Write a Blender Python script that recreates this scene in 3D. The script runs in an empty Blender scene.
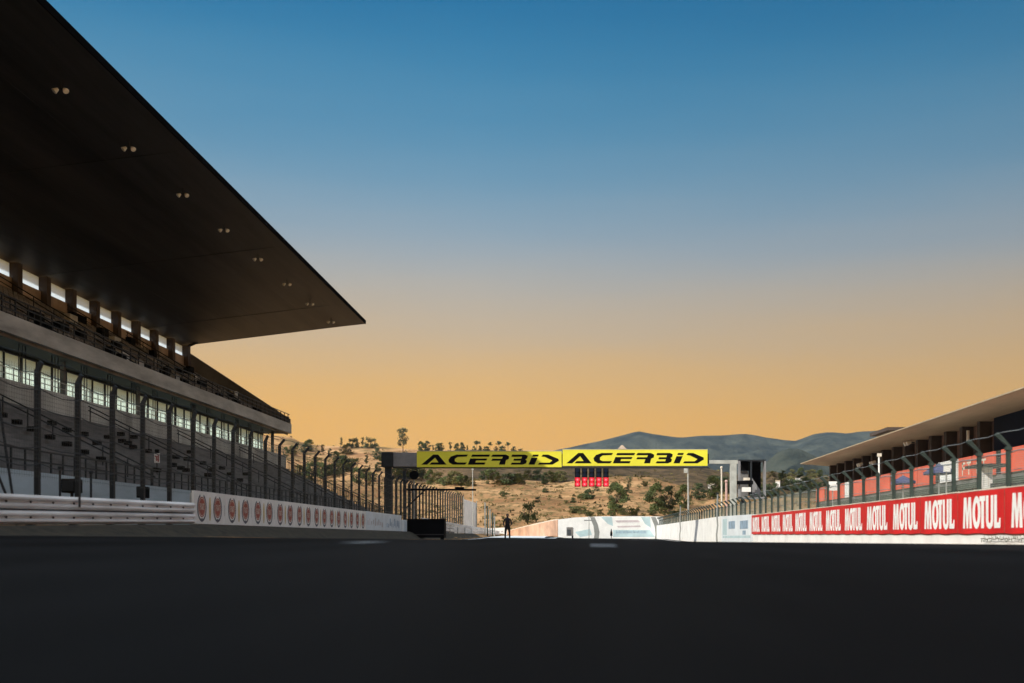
import bpy, math, random
from mathutils import Vector, noise
random.seed(7)
R = math.radians
ZE = 0.12                      # eye height above the asphalt under the camera
VX, VY, F = 583.0, 538.0, 1000.0
scene = bpy.context.scene
COL = scene.collection

def lerp(a, b, t): return a + (b - a) * t
def sstep(t):
    t = max(0.0, min(1.0, t)); return t * t * (3 - 2 * t)
def prof(pts, x):
    if x <= pts[0][0]: return pts[0][1]
    for (a, b), (c, d) in zip(pts, pts[1:]):
        if x <= c: return lerp(b, d, (x - a) / (c - a))
    return pts[-1][1]
def fbm(x, y, z=0.0, o=4):
    return noise.fractal(Vector((x, y, z)), 1.0, 2.0, o)

# ------------------------------------------------------------------ materials
def mat(name, col, rough=0.7, metal=0.0, var=0.12, scale=1.5, bump=0.0, bscale=20.0, spec=0.5, col2=None, stretch=(1, 1, 1)):
    m = bpy.data.materials.new(name); m.use_nodes = True
    nt = m.node_tree; N = nt.nodes; L = nt.links
    b = N['Principled BSDF']
    b.inputs['Roughness'].default_value = rough
    b.inputs['Metallic'].default_value = metal
    b.inputs['Specular IOR Level'].default_value = spec
    tc = N.new('ShaderNodeTexCoord'); mp = N.new('ShaderNodeMapping')
    mp.inputs['Scale'].default_value = stretch
    L.new(tc.outputs['Object'], mp.inputs['Vector'])
    n = N.new('ShaderNodeTexNoise'); n.inputs['Scale'].default_value = scale; n.inputs['Detail'].default_value = 6
    n.inputs['Roughness'].default_value = 0.65
    L.new(mp.outputs[0], n.inputs['Vector'])
    cr = N.new('ShaderNodeValToRGB')
    c2 = col2 if col2 else tuple(c * (1 - var * 2.2) for c in col)
    c1 = tuple(min(1, c * (1 + var)) for c in col)
    cr.color_ramp.elements[0].position = 0.32; cr.color_ramp.elements[1].position = 0.66
    cr.color_ramp.elements[0].color = (*c2, 1); cr.color_ramp.elements[1].color = (*c1, 1)
    L.new(n.outputs['Fac'], cr.inputs[0]); L.new(cr.outputs[0], b.inputs['Base Color'])
    if bump:
        n2 = N.new('ShaderNodeTexNoise'); n2.inputs['Scale'].default_value = bscale; n2.inputs['Detail'].default_value = 5
        L.new(mp.outputs[0], n2.inputs['Vector'])
        bp = N.new('ShaderNodeBump'); bp.inputs['Strength'].default_value = bump; bp.inputs['Distance'].default_value = 0.05
        L.new(n2.outputs['Fac'], bp.inputs['Height']); L.new(bp.outputs[0], b.inputs['Normal'])
    return m

def translucent(name, col, frac=0.6):
    m = mat(name, col, 0.35, var=0.08, scale=0.5)
    nt = m.node_tree; N = nt.nodes; L = nt.links
    b = N['Principled BSDF']; out = N['Material Output']
    t = N.new('ShaderNodeBsdfTranslucent'); mx = N.new('ShaderNodeMixShader')
    t.inputs['Color'].default_value = (*col, 1)
    mx.inputs[0].default_value = frac
    L.new(b.outputs[0], mx.inputs[1]); L.new(t.outputs[0], mx.inputs[2]); L.new(mx.outputs[0], out.inputs[0])
    return m

def wiremesh(name, col, pitch, width, rough=0.5):
    """woven wire: procedural holes, pitch and wire width in metres (object y and z)"""
    m = mat(name, col, rough, 0.6, 0.1)
    nt = m.node_tree; N = nt.nodes; L = nt.links
    b = N['Principled BSDF']; out = N['Material Output']
    tc = N.new('ShaderNodeTexCoord'); sp = N.new('ShaderNodeSeparateXYZ'); L.new(tc.outputs['Object'], sp.inputs[0])
    outs = []
    for ax in ('Y', 'Z'):
        d = N.new('ShaderNodeMath'); d.operation = 'DIVIDE'; d.inputs[1].default_value = pitch
        f = N.new('ShaderNodeMath'); f.operation = 'FRACT'
        c = N.new('ShaderNodeMath'); c.operation = 'LESS_THAN'; c.inputs[1].default_value = width / pitch
        L.new(sp.outputs[ax], d.inputs[0]); L.new(d.outputs[0], f.inputs[0]); L.new(f.outputs[0], c.inputs[0]); outs.append(c)
    mxm = N.new('ShaderNodeMath'); mxm.operation = 'MAXIMUM'
    L.new(outs[0].outputs[0], mxm.inputs[0]); L.new(outs[1].outputs[0], mxm.inputs[1])
    tr = N.new('ShaderNodeBsdfTransparent'); mx = N.new('ShaderNodeMixShader')
    L.new(mxm.outputs[0], mx.inputs[0]); L.new(tr.outputs[0], mx.inputs[1]); L.new(b.outputs[0], mx.inputs[2])
    L.new(mx.outputs[0], out.inputs[0])
    return m

M = {}
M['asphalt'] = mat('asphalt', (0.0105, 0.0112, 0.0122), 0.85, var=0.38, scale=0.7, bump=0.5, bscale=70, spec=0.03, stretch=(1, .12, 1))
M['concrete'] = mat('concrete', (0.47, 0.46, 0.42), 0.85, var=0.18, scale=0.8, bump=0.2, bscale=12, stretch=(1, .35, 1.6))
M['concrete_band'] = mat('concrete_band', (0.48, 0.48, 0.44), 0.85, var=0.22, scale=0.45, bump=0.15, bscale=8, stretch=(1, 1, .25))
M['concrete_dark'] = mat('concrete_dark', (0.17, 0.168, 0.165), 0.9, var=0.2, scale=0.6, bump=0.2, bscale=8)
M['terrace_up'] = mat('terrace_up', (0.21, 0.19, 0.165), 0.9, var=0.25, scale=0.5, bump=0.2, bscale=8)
M['pale_blue_wall'] = mat('pale_blue_wall', (0.40, 0.50, 0.57), 0.7, var=0.12, scale=0.5, stretch=(1, .4, 1.5))
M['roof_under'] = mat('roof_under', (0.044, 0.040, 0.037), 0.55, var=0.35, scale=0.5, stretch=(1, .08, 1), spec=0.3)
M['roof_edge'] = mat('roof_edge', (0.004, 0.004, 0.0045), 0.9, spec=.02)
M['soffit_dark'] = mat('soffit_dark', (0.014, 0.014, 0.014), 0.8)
M['pillar_brown'] = mat('pillar_brown', (0.07, 0.05, 0.04), 0.8)
M['panel_brown'] = mat('panel_brown', (0.42, 0.32, 0.24), 0.75, var=0.2, scale=0.7)
M['steel_dark'] = mat('steel_dark', (0.017, 0.023, 0.029), 0.6, 0.2, 0.15, 3)
M['steel_green'] = mat('steel_green', (0.042, 0.062, 0.053), 0.6, 0.2, 0.15, 3)
M['galv'] = mat('galv', (0.42, 0.44, 0.43), 0.45, 0.6, 0.15, 2)
M['rail_white'] = mat('rail_white', (0.88, 0.87, 0.86), 0.5, 0.1, 0.12, 1.2, col2=(0.55, 0.52, 0.50), stretch=(1, .35, 3))
M['grime'] = mat('grime', (0.05, 0.045, 0.045), 0.8)
M['board_white'] = mat('board_white', (0.90, 0.88, 0.84), 0.5, var=0.06, scale=0.9)
M['board_cool'] = mat('board_cool', (0.74, 0.80, 0.84), 0.5, var=0.06, scale=0.9)
M['white_paint'] = mat('white_paint', (0.88, 0.88, 0.86), 0.6, var=0.07, scale=0.7, bump=0.1, bscale=6)
M['red_paint'] = mat('red_paint', (0.66, 0.016, 0.020), 0.45, var=0.14, scale=0.6)
M['red_seal'] = mat('red_seal', (0.40, 0.07, 0.05), 0.5, var=0.15, scale=6)
M['navy'] = mat('navy', (0.06, 0.065, 0.10), 0.5)
M['cream'] = mat('cream', (0.78, 0.70, 0.58), 0.5)
M['ochre_pale'] = mat('ochre_pale', (0.72, 0.55, 0.25), 0.5)
M['grey_pale'] = mat('grey_pale', (0.55, 0.50, 0.50), 0.5)
M['blue_print'] = mat('blue_print', (0.28, 0.40, 0.52), 0.5, var=0.2, scale=2)
M['blue_pale'] = mat('blue_pale', (0.50, 0.66, 0.70), 0.5, var=0.1, scale=.6)
M['grey_band'] = mat('grey_band', (0.26, 0.27, 0.26), 0.6, var=0.1, scale=.8)
M['mauve_pale'] = mat('mauve_pale', (0.60, 0.52, 0.54), 0.5)
M['tan_print'] = mat('tan_print', (0.60, 0.36, 0.24), 0.7, var=0.18, scale=.35)
M['yellow'] = mat('yellow', (0.86, 0.80, 0.055), 0.4, var=0.04, scale=0.8)
M['sign_black'] = mat('sign_black', (0.006, 0.0055, 0.006), 0.7, spec=.1)
M['gantry_grey'] = mat('gantry_grey', (0.24, 0.24, 0.25), 0.55)
M['gantry_pale'] = mat('gantry_pale', (0.45, 0.46, 0.42), 0.6)
M['black'] = mat('black', (0.004, 0.004, 0.005), 0.8, spec=.1)
M['dark_glass'] = mat('dark_glass', (0.012, 0.017, 0.032), 0.7, 0, 0.1, spec=.08)
M['roof_tan'] = mat('roof_tan', (0.44, 0.31, 0.19), 0.6, var=0.12, scale=0.5, stretch=(1, .2, 1))
M['fascia'] = mat('fascia', (0.42, 0.33, 0.22), 0.5)
M['red_panel'] = mat('red_panel', (0.80, 0.115, 0.06), 0.6, var=0.12, scale=.5)
M['brown_column'] = mat('brown_column', (0.07, 0.052, 0.045), 0.8)
M['brown_back'] = mat('brown_back', (0.26, 0.16, 0.12), 0.8, var=.3, scale=.4)
M['navy_cloth'] = mat('navy_cloth', (0.05, 0.06, 0.18), 0.8)
M['glass_pale'] = translucent('glass_pale', (0.84, 0.95, 0.92), 0.88)
M['sky_gap_white'] = translucent('sky_gap_white', (0.80, 0.90, 1.0), 0.9)
M['mesh_right'] = wiremesh('mesh_right', (0.44, 0.48, 0.40), 0.05, 0.009)
M['mesh_far'] = wiremesh('mesh_far', (0.50, 0.53, 0.44), 0.05, 0.017)
M['mesh_left'] = wiremesh('mesh_left', (0.07, 0.08, 0.08), 0.10, 0.006)
M['lamp_glass'] = mat('lamp_glass', (0.95, 0.88, 0.78), 0.3, var=.1)
M['trunk'] = mat('trunk', (0.13, 0.09, 0.06), 0.9, var=.2, scale=6)
M['leaf_dark'] = mat('leaf_dark', (0.060, 0.084, 0.034), 0.75, var=.35, scale=2.5, spec=.2)
M['leaf_mid'] = mat('leaf_mid', (0.100, 0.128, 0.045), 0.75, var=.35, scale=2.5, spec=.2)
M['leaf_olive'] = mat('leaf_olive', (0.15, 0.145, 0.055), 0.75, var=.35, scale=2.5, spec=.2)
M['leaf_pale'] = mat('leaf_pale', (0.13, 0.15, 0.085), 0.75, var=.3, scale=2.5, spec=.2)
M['scrub'] = mat('scrub', (0.15, 0.125, 0.045), 0.9, var=.4, scale=.08, spec=.1)
M['verge'] = mat('verge', (0.032, 0.027, 0.015), 0.95, var=.4, scale=3, bump=.8, bscale=30)
M['skin_dark'] = mat('skin_dark', (0.20, 0.11, 0.07), 0.6)
M['cloth_black'] = mat('cloth_black', (0.018, 0.018, 0.022), 0.85)
M['cloth_grey'] = mat('cloth_grey', (0.035, 0.034, 0.036), 0.85)
M['kerb_white'] = mat('kerb_white', (0.7, 0.7, 0.7), 0.6)
M['worn_paint'] = mat('worn_paint', (0.22, 0.25, 0.28), 0.8, var=.3, scale=6)
M['mirage_strip'] = mat('mirage_strip', (0.72, 0.77, 0.80), 0.5, var=.1, scale=.3)
M['pink_pole'] = mat('pink_pole', (0.60, 0.38, 0.33), 0.6)

def emis(name, col, s):
    m = bpy.data.materials.new(name); m.use_nodes = True
    b = m.node_tree.nodes['Principled BSDF']
    b.inputs['Base Color'].default_value = (*col, 1)
    b.inputs['Emission Color'].default_value = (*col, 1); b.inputs['Emission Strength'].default_value = s
    return m
M['red_lamp'] = emis('red_lamp', (0.85, 0.015, 0.05), 0.6)
M['red_core'] = emis('red_core', (1.0, 0.14, 0.15), .9)

# ------------------------------------------------------------------ mesh building
class MB:
    def __init__(s): s.v = []; s.f = []
    def add(s, vs, fs):
        o = len(s.v); s.v += [tuple(v) for v in vs]; s.f += [tuple(i + o for i in f) for f in fs]; return s
    def box(s, x0, x1, y0, y1, z0, z1):
        vs = [(x, y, z) for z in (z0, z1) for y in (y0, y1) for x in (x0, x1)]
        return s.add(vs, [(0, 2, 3, 1), (4, 5, 7, 6), (0, 1, 5, 4), (2, 6, 7, 3), (0, 4, 6, 2), (1, 3, 7, 5)])
    def cbox(s, c, d): return s.box(c[0] - d[0] / 2, c[0] + d[0] / 2, c[1] - d[1] / 2, c[1] + d[1] / 2, c[2] - d[2] / 2, c[2] + d[2] / 2)
    def tube(s, p0, p1, r0, r1=None, n=8, cap=True):
        r1 = r0 if r1 is None else r1
        a = Vector(p0); b = Vector(p1); d = (b - a).normalized()
        u = d.orthogonal().normalized(); w = d.cross(u)
        vs = []
        for c, r in ((a, r0), (b, r1)):
            for i in range(n):
                t = 2 * math.pi * i / n; vs.append(c + (u * math.cos(t) + w * math.sin(t)) * r)
        fs = [(i, (i + 1) % n, n + (i + 1) % n, n + i) for i in range(n)]
        if cap: fs += [tuple(range(n - 1, -1, -1)), tuple(range(n, 2 * n))]
        return s.add(vs, fs)
    def path(s, pts, r, n=5):
        pts = [Vector(p) for p in pts]; vs = []; fs = []
        for k, p in enumerate(pts):
            d = (pts[min(k + 1, len(pts) - 1)] - pts[max(k - 1, 0)]).normalized()
            w = d.cross(Vector((0, 0, 1)))
            if w.length < .1: w = d.cross(Vector((1, 0, 0)))
            w.normalize(); u = w.cross(d)
            for i in range(n):
                t = 2 * math.pi * i / n; vs.append(p + (w * math.cos(t) + u * math.sin(t)) * r)
            if k:
                fs += [((k - 1) * n + i, (k - 1) * n + (i + 1) % n, k * n + (i + 1) % n, k * n + i) for i in range(n)]
        fs += [tuple(range(n - 1, -1, -1)), tuple(range((len(pts) - 1) * n, len(pts) * n))]
        return s.add(vs, fs)
    def loft(s, sections, closed=True):
        """sections: list of equal length loops of points"""
        n = len(sections[0]); vs = [p for sec in sections for p in sec]; fs = []
        for k in range(len(sections) - 1):
            for i in range(n if closed else n - 1):
                fs.append((k * n + i, k * n + (i + 1) % n, (k + 1) * n + (i + 1) % n, (k + 1) * n + i))
        if closed: fs += [tuple(range(n - 1, -1, -1)), tuple(range((len(sections) - 1) * n, len(sections) * n))]
        return s.add(vs, fs)
    def ext_y(s, prof2, y0, y1):
        """extrude an x,z profile along y"""
        return s.loft([[(x, y0, z) for x, z in prof2], [(x, y1, z) for x, z in prof2]])
    def poly(s, pts): return s.add(pts, [tuple(range(len(pts)))])
    def sphere(s, c, r, nu=10, nv=7, sc=(1, 1, 1)):
        vs = [(c[0], c[1], c[2] - r * sc[2])]; fs = []
        for j in range(1, nv):
            t = math.pi * j / nv
            for i in range(nu):
                a = 2 * math.pi * i / nu
                vs.append((c[0] + r * sc[0] * math.sin(t) * math.cos(a), c[1] + r * sc[1] * math.sin(t) * math.sin(a), c[2] - r * sc[2] * math.cos(t)))
        vs.append((c[0], c[1], c[2] + r * sc[2]))
        for i in range(nu): fs.append((0, 1 + (i + 1) % nu, 1 + i)); fs.append((len(vs) - 1, 1 + (nv - 2) * nu + i, 1 + (nv - 2) * nu + (i + 1) % nu))
        for j in range(nv - 2):
            for i in range(nu): fs.append((1 + j * nu + i, 1 + j * nu + (i + 1) % nu, 1 + (j + 1) * nu + (i + 1) % nu, 1 + (j + 1) * nu + i))
        return s.add(vs, fs)
    def build(s, name, m, parent=None, origin=None, smooth=False, bevel=0.0):
        o0 = Vector((0, 0, 0))
        p = parent
        while p is not None: o0 += p.location; p = p.parent
        own = Vector((0, 0, 0)) if origin is None else Vector(origin) - o0
        off = o0 + own
        me = bpy.data.meshes.new(name)
        me.from_pydata([(v[0] - off[0], v[1] - off[1], v[2] - off[2]) for v in s.v], [], s.f)
        me.update()
        me.materials.append(M[m] if isinstance(m, str) else m)
        if smooth:
            for f in me.polygons: f.use_smooth = True
        ob = bpy.data.objects.new(name, me); COL.objects.link(ob); ob.location = own
        if parent: ob.parent = parent
        if bevel:
            b = ob.modifiers.new('bevel', 'BEVEL'); b.width = bevel; b.segments = 2; b.limit_method = 'ANGLE'
        return ob

def tag(o, label=None, cat=None, group=None, kind=None):
    if label: o['label'] = label
    if cat: o['category'] = cat
    if group: o['group'] = group
    if kind: o['kind'] = kind
    return o
def empty(name, loc, label, cat, group=None):
    o = bpy.data.objects.new(name, None); COL.objects.link(o); o.location = loc; o.empty_display_size = .3
    return tag(o, label, cat, group)
def kids(o): return [c for c in bpy.data.objects if c.parent == o]
def copy_tree(o, parent=None, children=None):
    c = o.copy(); COL.objects.link(c)
    if parent: c.parent = parent
    for ch in (children[o] if children else kids(o)): copy_tree(ch, c, children)
    return c
def at(px, py, Y): return Vector(((px - VX) / F * Y, Y, (VY - py) / F * Y + ZE))
ORD = ['first', 'second', 'third', 'fourth', 'fifth', 'sixth', 'seventh', 'eighth', 'ninth', 'tenth', 'eleventh', 'twelfth', 'thirteenth',
       'fourteenth', 'fifteenth', 'sixteenth', 'seventeenth', 'eighteenth', 'nineteenth', 'twentieth', 'twenty-first', 'twenty-second',
       'twenty-third', 'twenty-fourth', 'twenty-fifth', 'twenty-sixth', 'twenty-seventh', 'twenty-eighth', 'twenty-ninth', 'thirtieth'] + \
      ['thirty-' + w for w in ('first', 'second', 'third', 'fourth', 'fifth', 'sixth', 'seventh', 'eighth', 'ninth')]

# ------------------------------------------------------------------ terrain
CEN = [(-80, -.10), (2, -.10), (6, -.092), (12, -.070), (20, -.058), (26, -.075), (40, -.17), (60, -.25), (90, -.25), (115, -.05), (160, 0.0)]
VB = [(0, .02), (21, .26), (32, .43), (60, .45)]
PA = [(-400, 490), (0, 478), (300, 481), (430, 485), (480, 480), (520, 480), (560, 483), (590, 480), (620, 477), (650, 478), (670, 484), (700, 491), (760, 497), (830, 500), (1024, 505), (1500, 510)]
PB = [(-400, 480), (250, 456), (380, 460), (430, 466), (520, 465), (600, 464), (700, 467), (740, 475), (770, 471), (800, 476), (1024, 478), (1500, 490)]
PC = [(-400, 470), (100, 440), (250, 434), (290, 437), (300, 442), (320, 446), (380, 447), (400, 448), (420, 450), (500, 450), (530, 452), (560, 457), (600, 467), (700, 480), (900, 485), (1500, 500)]
PD = [(-400, 500), (300, 480), (480, 465), (540, 454), (560, 449), (585, 443.5), (605, 439), (625, 434), (634, 431.5), (641, 430.5), (648, 432.5), (660, 434.5), (680, 437), (700, 435.5), (725, 434.5), (745, 433), (755, 434), (770, 437), (795, 440.5), (805, 437), (815, 433.5), (830, 431.5), (845, 433), (860, 431), (900, 428), (1024, 425), (1500, 460)]
PE = [(-400, 520), (600, 500), (740, 476), (762, 464), (770, 457), (778, 450), (786, 446.5), (794, 446), (802, 448), (812, 453), (822, 459), (850, 463), (1024, 466), (1500, 500)]

def near_z(x, Y):
    c = prof(CEN, Y)
    z = c - .009 * max(-11, min(9.7, x))
    if x < -11: z = lerp(z, prof(VB, Y), sstep((-11 - x) / 1.2))
    if x < -2: z += .22 * sstep((Y - 98) / 40) * sstep((-2 - x) / 2)
    if x > 9.7: z = lerp(z, -.25, min(1, (x - 9.7) / .5))
    return z + ZE
def ground_z(x, Y):
    if Y < 150: return near_z(x, Y)
    px = VX + F * x / Y
    def ridge(P, Y0, D, back, drop, amp, fr):
        h = (VY - prof(P, px)) / F * D
        t = (Y - Y0) / (D - Y0)
        if t <= 0: s = 0
        elif t <= 1: s = .25 * t + .75 * math.sin(t * math.pi / 2) ** 1.3 if False else sstep(t) * .45 + t * .55
        else: s = lerp(1, drop, sstep((Y - D) / back))
        n = fbm(x / fr, Y / fr, D, 5) * amp * min(1, max(0, t * 3)) * (1 - .7 * max(0, 1 - abs(t - 1) * 5))
        return h * s + n
    base = near_z(x, 150)
    z = max(base, ridge(PA, 165, 320, 90, .75, 1.6, 28) + ZE, ridge(PB, 340, 600, 150, .8, 3.0, 60) + ZE, ridge(PC, 560, 800, 300, .7, 3.0, 80) + ZE)
    return lerp(base, z, sstep((Y - 150) / 25))
def far_z(x, Y):
    px = VX + F * x / Y
    def ridge(P, Y0, D, back, drop, amp, fr):
        h = (VY - prof(P, px)) / F * D
        t = (Y - Y0) / (D - Y0)
        s = 0 if t <= 0 else (t * .6 + sstep(t) * .4 if t <= 1 else lerp(1, drop, sstep((Y - D) / back)))
        w = min(0, noise.ridged_multi_fractal(Vector((x / fr, Y / fr, D)), 1.0, 2.1, 8, 1.0, 2.0) - 2.1)
        h += fbm(x / 120, D / 50, 3, 4) * D * .00045
        return h * s + w * amp * min(1, max(0, t * 2)) * min(1, abs(t - 1) * 4)
    return max(0, ridge(PE, 1500, 2300, 500, .5, 60, 170), ridge(PD, 2600, 5500, 1500, .6, 150, 620)) + 2 * fbm(x / 200, Y / 200)

def sheet(name, rows, cols, fz, m, kind='structure', label=None):
    vs = []; fs = []
    n = len(cols)
    for Y in rows:
        k = max(1, Y / 160.0)
        for c in cols: x = c * k; vs.append((x, Y, fz(x, Y)))
    for j in range(len(rows) - 1):
        for i in range(n - 1): fs.append((j * n + i, j * n + i + 1, (j + 1) * n + i + 1, (j + 1) * n + i))
    b = MB(); b.v = vs; b.f = fs
    return tag(b.build(name, m, smooth=True), kind=kind, label=label)

def ground_mat():
    m = bpy.data.materials.new('hillside'); m.use_nodes = True
    nt = m.node_tree; N = nt.nodes; L = nt.links; b = N['Principled BSDF']; b.inputs['Roughness'].default_value = .95
    b.inputs['Specular IOR Level'].default_value = .1
    tc = N.new('ShaderNodeTexCoord')
    def ns(s, d=8, r=.6, st=(1, 1, 1)):
        mp = N.new('ShaderNodeMapping'); mp.inputs['Scale'].default_value = st; L.new(tc.outputs['Object'], mp.inputs[0])
        n = N.new('ShaderNodeTexNoise'); n.inputs['Scale'].default_value = s; n.inputs['Detail'].default_value = d; n.inputs['Roughness'].default_value = r
        L.new(mp.outputs[0], n.inputs[0]); return n.outputs['Fac']
    def ramp(f, a, c0, bb, c1):
        r = N.new('ShaderNodeValToRGB'); r.color_ramp.elements[0].position = a; r.color_ramp.elements[1].position = bb
        r.color_ramp.elements[0].color = (*c0, 1); r.color_ramp.elements[1].color = (*c1, 1); L.new(f, r.inputs[0]); return r.outputs[0]
    def mixc(f, a, c):
        x = N.new('ShaderNodeMix'); x.data_type = 'RGBA'; L.new(f, x.inputs[0]); L.new(a, x.inputs[6]); L.new(c, x.inputs[7]); return x.outputs[2]
    gold = ramp(ns(.06), .35, (.26, .135, .062), .62, (.54, .325, .16))
    speck = ramp(ns(.5, 6, .75, (1, .5, 1)), .47, (0, 0, 0), .61, (1, 1, 1))
    dark = ramp(ns(.2), .4, (.10, .085, .035), .6, (.19, .14, .06))
    c = mixc(speck, gold, dark)
    # further scrub-covered slopes behind the golden bank
    sp = N.new('ShaderNodeSeparateXYZ'); L.new(tc.outputs['Object'], sp.inputs[0])
    mr = N.new('ShaderNodeMapRange'); mr.inputs[1].default_value = 330; mr.inputs[2].default_value = 420; L.new(sp.outputs['Y'], mr.inputs[0])
    sc = ramp(ns(.11, 8, .75), .40, (.035, .028, .016), .62, (.15, .10, .055))
    c = mixc(mr.outputs[0], c, sc)
    # right-hand part of the left ridge is golden again
    mx_ = N.new('ShaderNodeMapRange'); mx_.inputs[1].default_value = -60; mx_.inputs[2].default_value = -110; L.new(sp.outputs['X'], mx_.inputs[0])
    c = mixc(mx_.outputs[0], c, mixc(ramp(ns(.05), .48, (0, 0, 0), .6, (.7, .7, .7)), gold, dark))
    L.new(c, b.inputs['Base Color'])
    bp = N.new('ShaderNodeBump'); bp.inputs['Strength'].default_value = .7; bp.inputs['Distance'].default_value = 1.0
    L.new(ns(.6, 8, .7), bp.inputs['Height']); L.new(bp.outputs[0], b.inputs['Normal'])
    return m
def mountain_mat():
    m = mat('mountain', (.070, .080, .064), .95, var=.25, scale=.0075, bump=1.0, bscale=.012, spec=.05, col2=(.004, .012, .016))
    for n in m.node_tree.nodes:
        if n.type == 'BUMP': n.inputs['Distance'].default_value = 25
        if n.type == 'TEX_NOISE': n.inputs['Detail'].default_value = 12; n.inputs['Roughness'].default_value = .72
    return m
M['hill'] = ground_mat(); M['mountain'] = mountain_mat()

xs = sorted(set([-700, -480, -380, -300, -240, -200, -160, -130, -110] + [round(-100 + .75 * i, 3) for i in range(0, 114)] +
                [-14, -12.6, -12.2, -11.9, -11.6, -11.3, -11, -8, -5, -2, 0, 2, 5, 8, 9.7, 10.2] + [round(-14 + .8 * i, 3) for i in range(0, 110)] + [80, 90, 100, 120, 150, 200, 280, 400, 700]))
rows = [-80, -60, -40, -20, -10, -5, -2] + [i * 1.0 for i in range(0, 32)] + [32 + 4 * i for i in range(0, 30)]
y = 152.0
while y < 1500: rows.append(y); y *= 1.0105
rows.append(1600)
ground = sheet('ground', rows, xs, lambda x, Y: ground_z(x, Y) - .004, 'hill')
xm = [-1400, -900, -600, -400, -300, -220, -170, -130, -100, -80] + [-70 + 1.0 * i for i in range(0, 146)] + [80, 95, 120, 160, 220, 300, 450, 700, 1100]
rm = []; y = 1450.0
while y < 8500: rm.append(y); y *= 1.013
sheet('mountains', rm, xm, far_z, 'mountain')

def strip(name, xa, xb, y0, y1, m, dz, nx=12, dy=2.0, kind='structure'):
    vs = []; fs = []; ny = max(1, int((y1 - y0) / dy))
    for j in range(ny + 1):
        Y = lerp(y0, y1, j / ny)
        for i in range(nx + 1):
            x = lerp(xa, xb, i / nx); vs.append((x, Y, ground_z(x, Y) + dz))
    n = nx + 1
    for j in range(ny):
        for i in range(nx): fs.append((j * n + i, j * n + i + 1, (j + 1) * n + i + 1, (j + 1) * n + i))
    b = MB(); b.v = vs; b.f = fs
    return tag(b.build(name, m, smooth=True), kind=kind)
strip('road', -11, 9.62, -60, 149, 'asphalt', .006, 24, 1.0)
strip('pit_lane', 9.9, 24, -60, 149, 'concrete', .02, 10, 4.0)
v = strip('grass', -12.38, -11.005, -10, 110, 'verge', .004, 6, 1.0)
v['kind'] = 'structure'
strip('track_edge_line', -10.6, -10.25, 36, 149, 'kerb_white', .012, 1, 1.0)
strip('pit_side_line', 8.6, 8.8, 36, 149, 'kerb_white', .012, 1, 1.0)
strip('mirage_strip', -10.2, -3.0, 108, 149, 'mirage_strip', .016, 4, 2.0)  # pale strip painting the bright mirage reflection onto the far track
# painted marks on the near asphalt, soft with distance blur
for (px, Y, w, d, m) in ((366, 10.6, .26, 1.5, 'worn_paint'), (603, 9.6, .24, 1.4, 'worn_paint'), (710, 5.2, .10, .5, 'black')):
    x = (px - VX) / F * Y
    b = strip('road_marking', x - w / 2, x + w / 2, Y - d / 2, Y + d / 2, m, .011, 2, .2)

# ------------------------------------------------------------------ left grandstand
YE = 92.0; YS = -30.0
gs = empty('grandstand', (-27, 30, ZE), 'long dark two-tier grandstand under a wide cantilever roof, left of the track', 'grandstand')
L0 = -18.2
def zz(h): return h + ZE
MB().ext_y([(-18.2, zz(-.3)), (-18.2, zz(2.2)), (-18.45, zz(2.2)), (-18.45, zz(-.3))], YS, YE).build('front_wall', 'pale_blue_wall', gs)
# lower terrace: steps
def terrace(x0, z0, x1, z1, n, thick):
    p = []
    for i in range(n):
        xa = lerp(x0, x1, i / n); xb = lerp(x0, x1, (i + 1) / n); z = lerp(z0, z1, i / n)
        p += [(xa, z), (xb, z)]
    p += [(x1, z1), (x1, z1 - thick), (x0, z0 - thick)]
    return p
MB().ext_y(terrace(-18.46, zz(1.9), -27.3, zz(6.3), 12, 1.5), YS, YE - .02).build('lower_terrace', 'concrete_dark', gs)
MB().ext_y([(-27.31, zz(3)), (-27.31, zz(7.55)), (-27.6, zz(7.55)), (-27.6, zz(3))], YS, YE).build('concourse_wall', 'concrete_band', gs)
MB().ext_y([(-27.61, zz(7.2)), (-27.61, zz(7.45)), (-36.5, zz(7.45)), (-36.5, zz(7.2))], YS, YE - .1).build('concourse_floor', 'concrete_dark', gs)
# balcony band and soffit
MB().ext_y([(-26.9, zz(9.62)), (-26.9, zz(10.5)), (-27.15, zz(10.5)), (-27.15, zz(9.62))], YS, YE + .3).build('balcony_fascia', 'concrete', gs)
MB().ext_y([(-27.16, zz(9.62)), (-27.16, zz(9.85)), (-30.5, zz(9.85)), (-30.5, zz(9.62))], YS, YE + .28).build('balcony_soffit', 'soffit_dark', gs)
MB().box(-27.16, -30.2, YE + .05, YE + .3, zz(9.86), zz(11.2)).build('end_wall', 'concrete', gs)
MB().ext_y(terrace(-27.16, zz(9.95), -36.2, zz(15.5), 14, .5), YS, YE).build('upper_terrace', 'terrace_up', gs)
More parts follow.
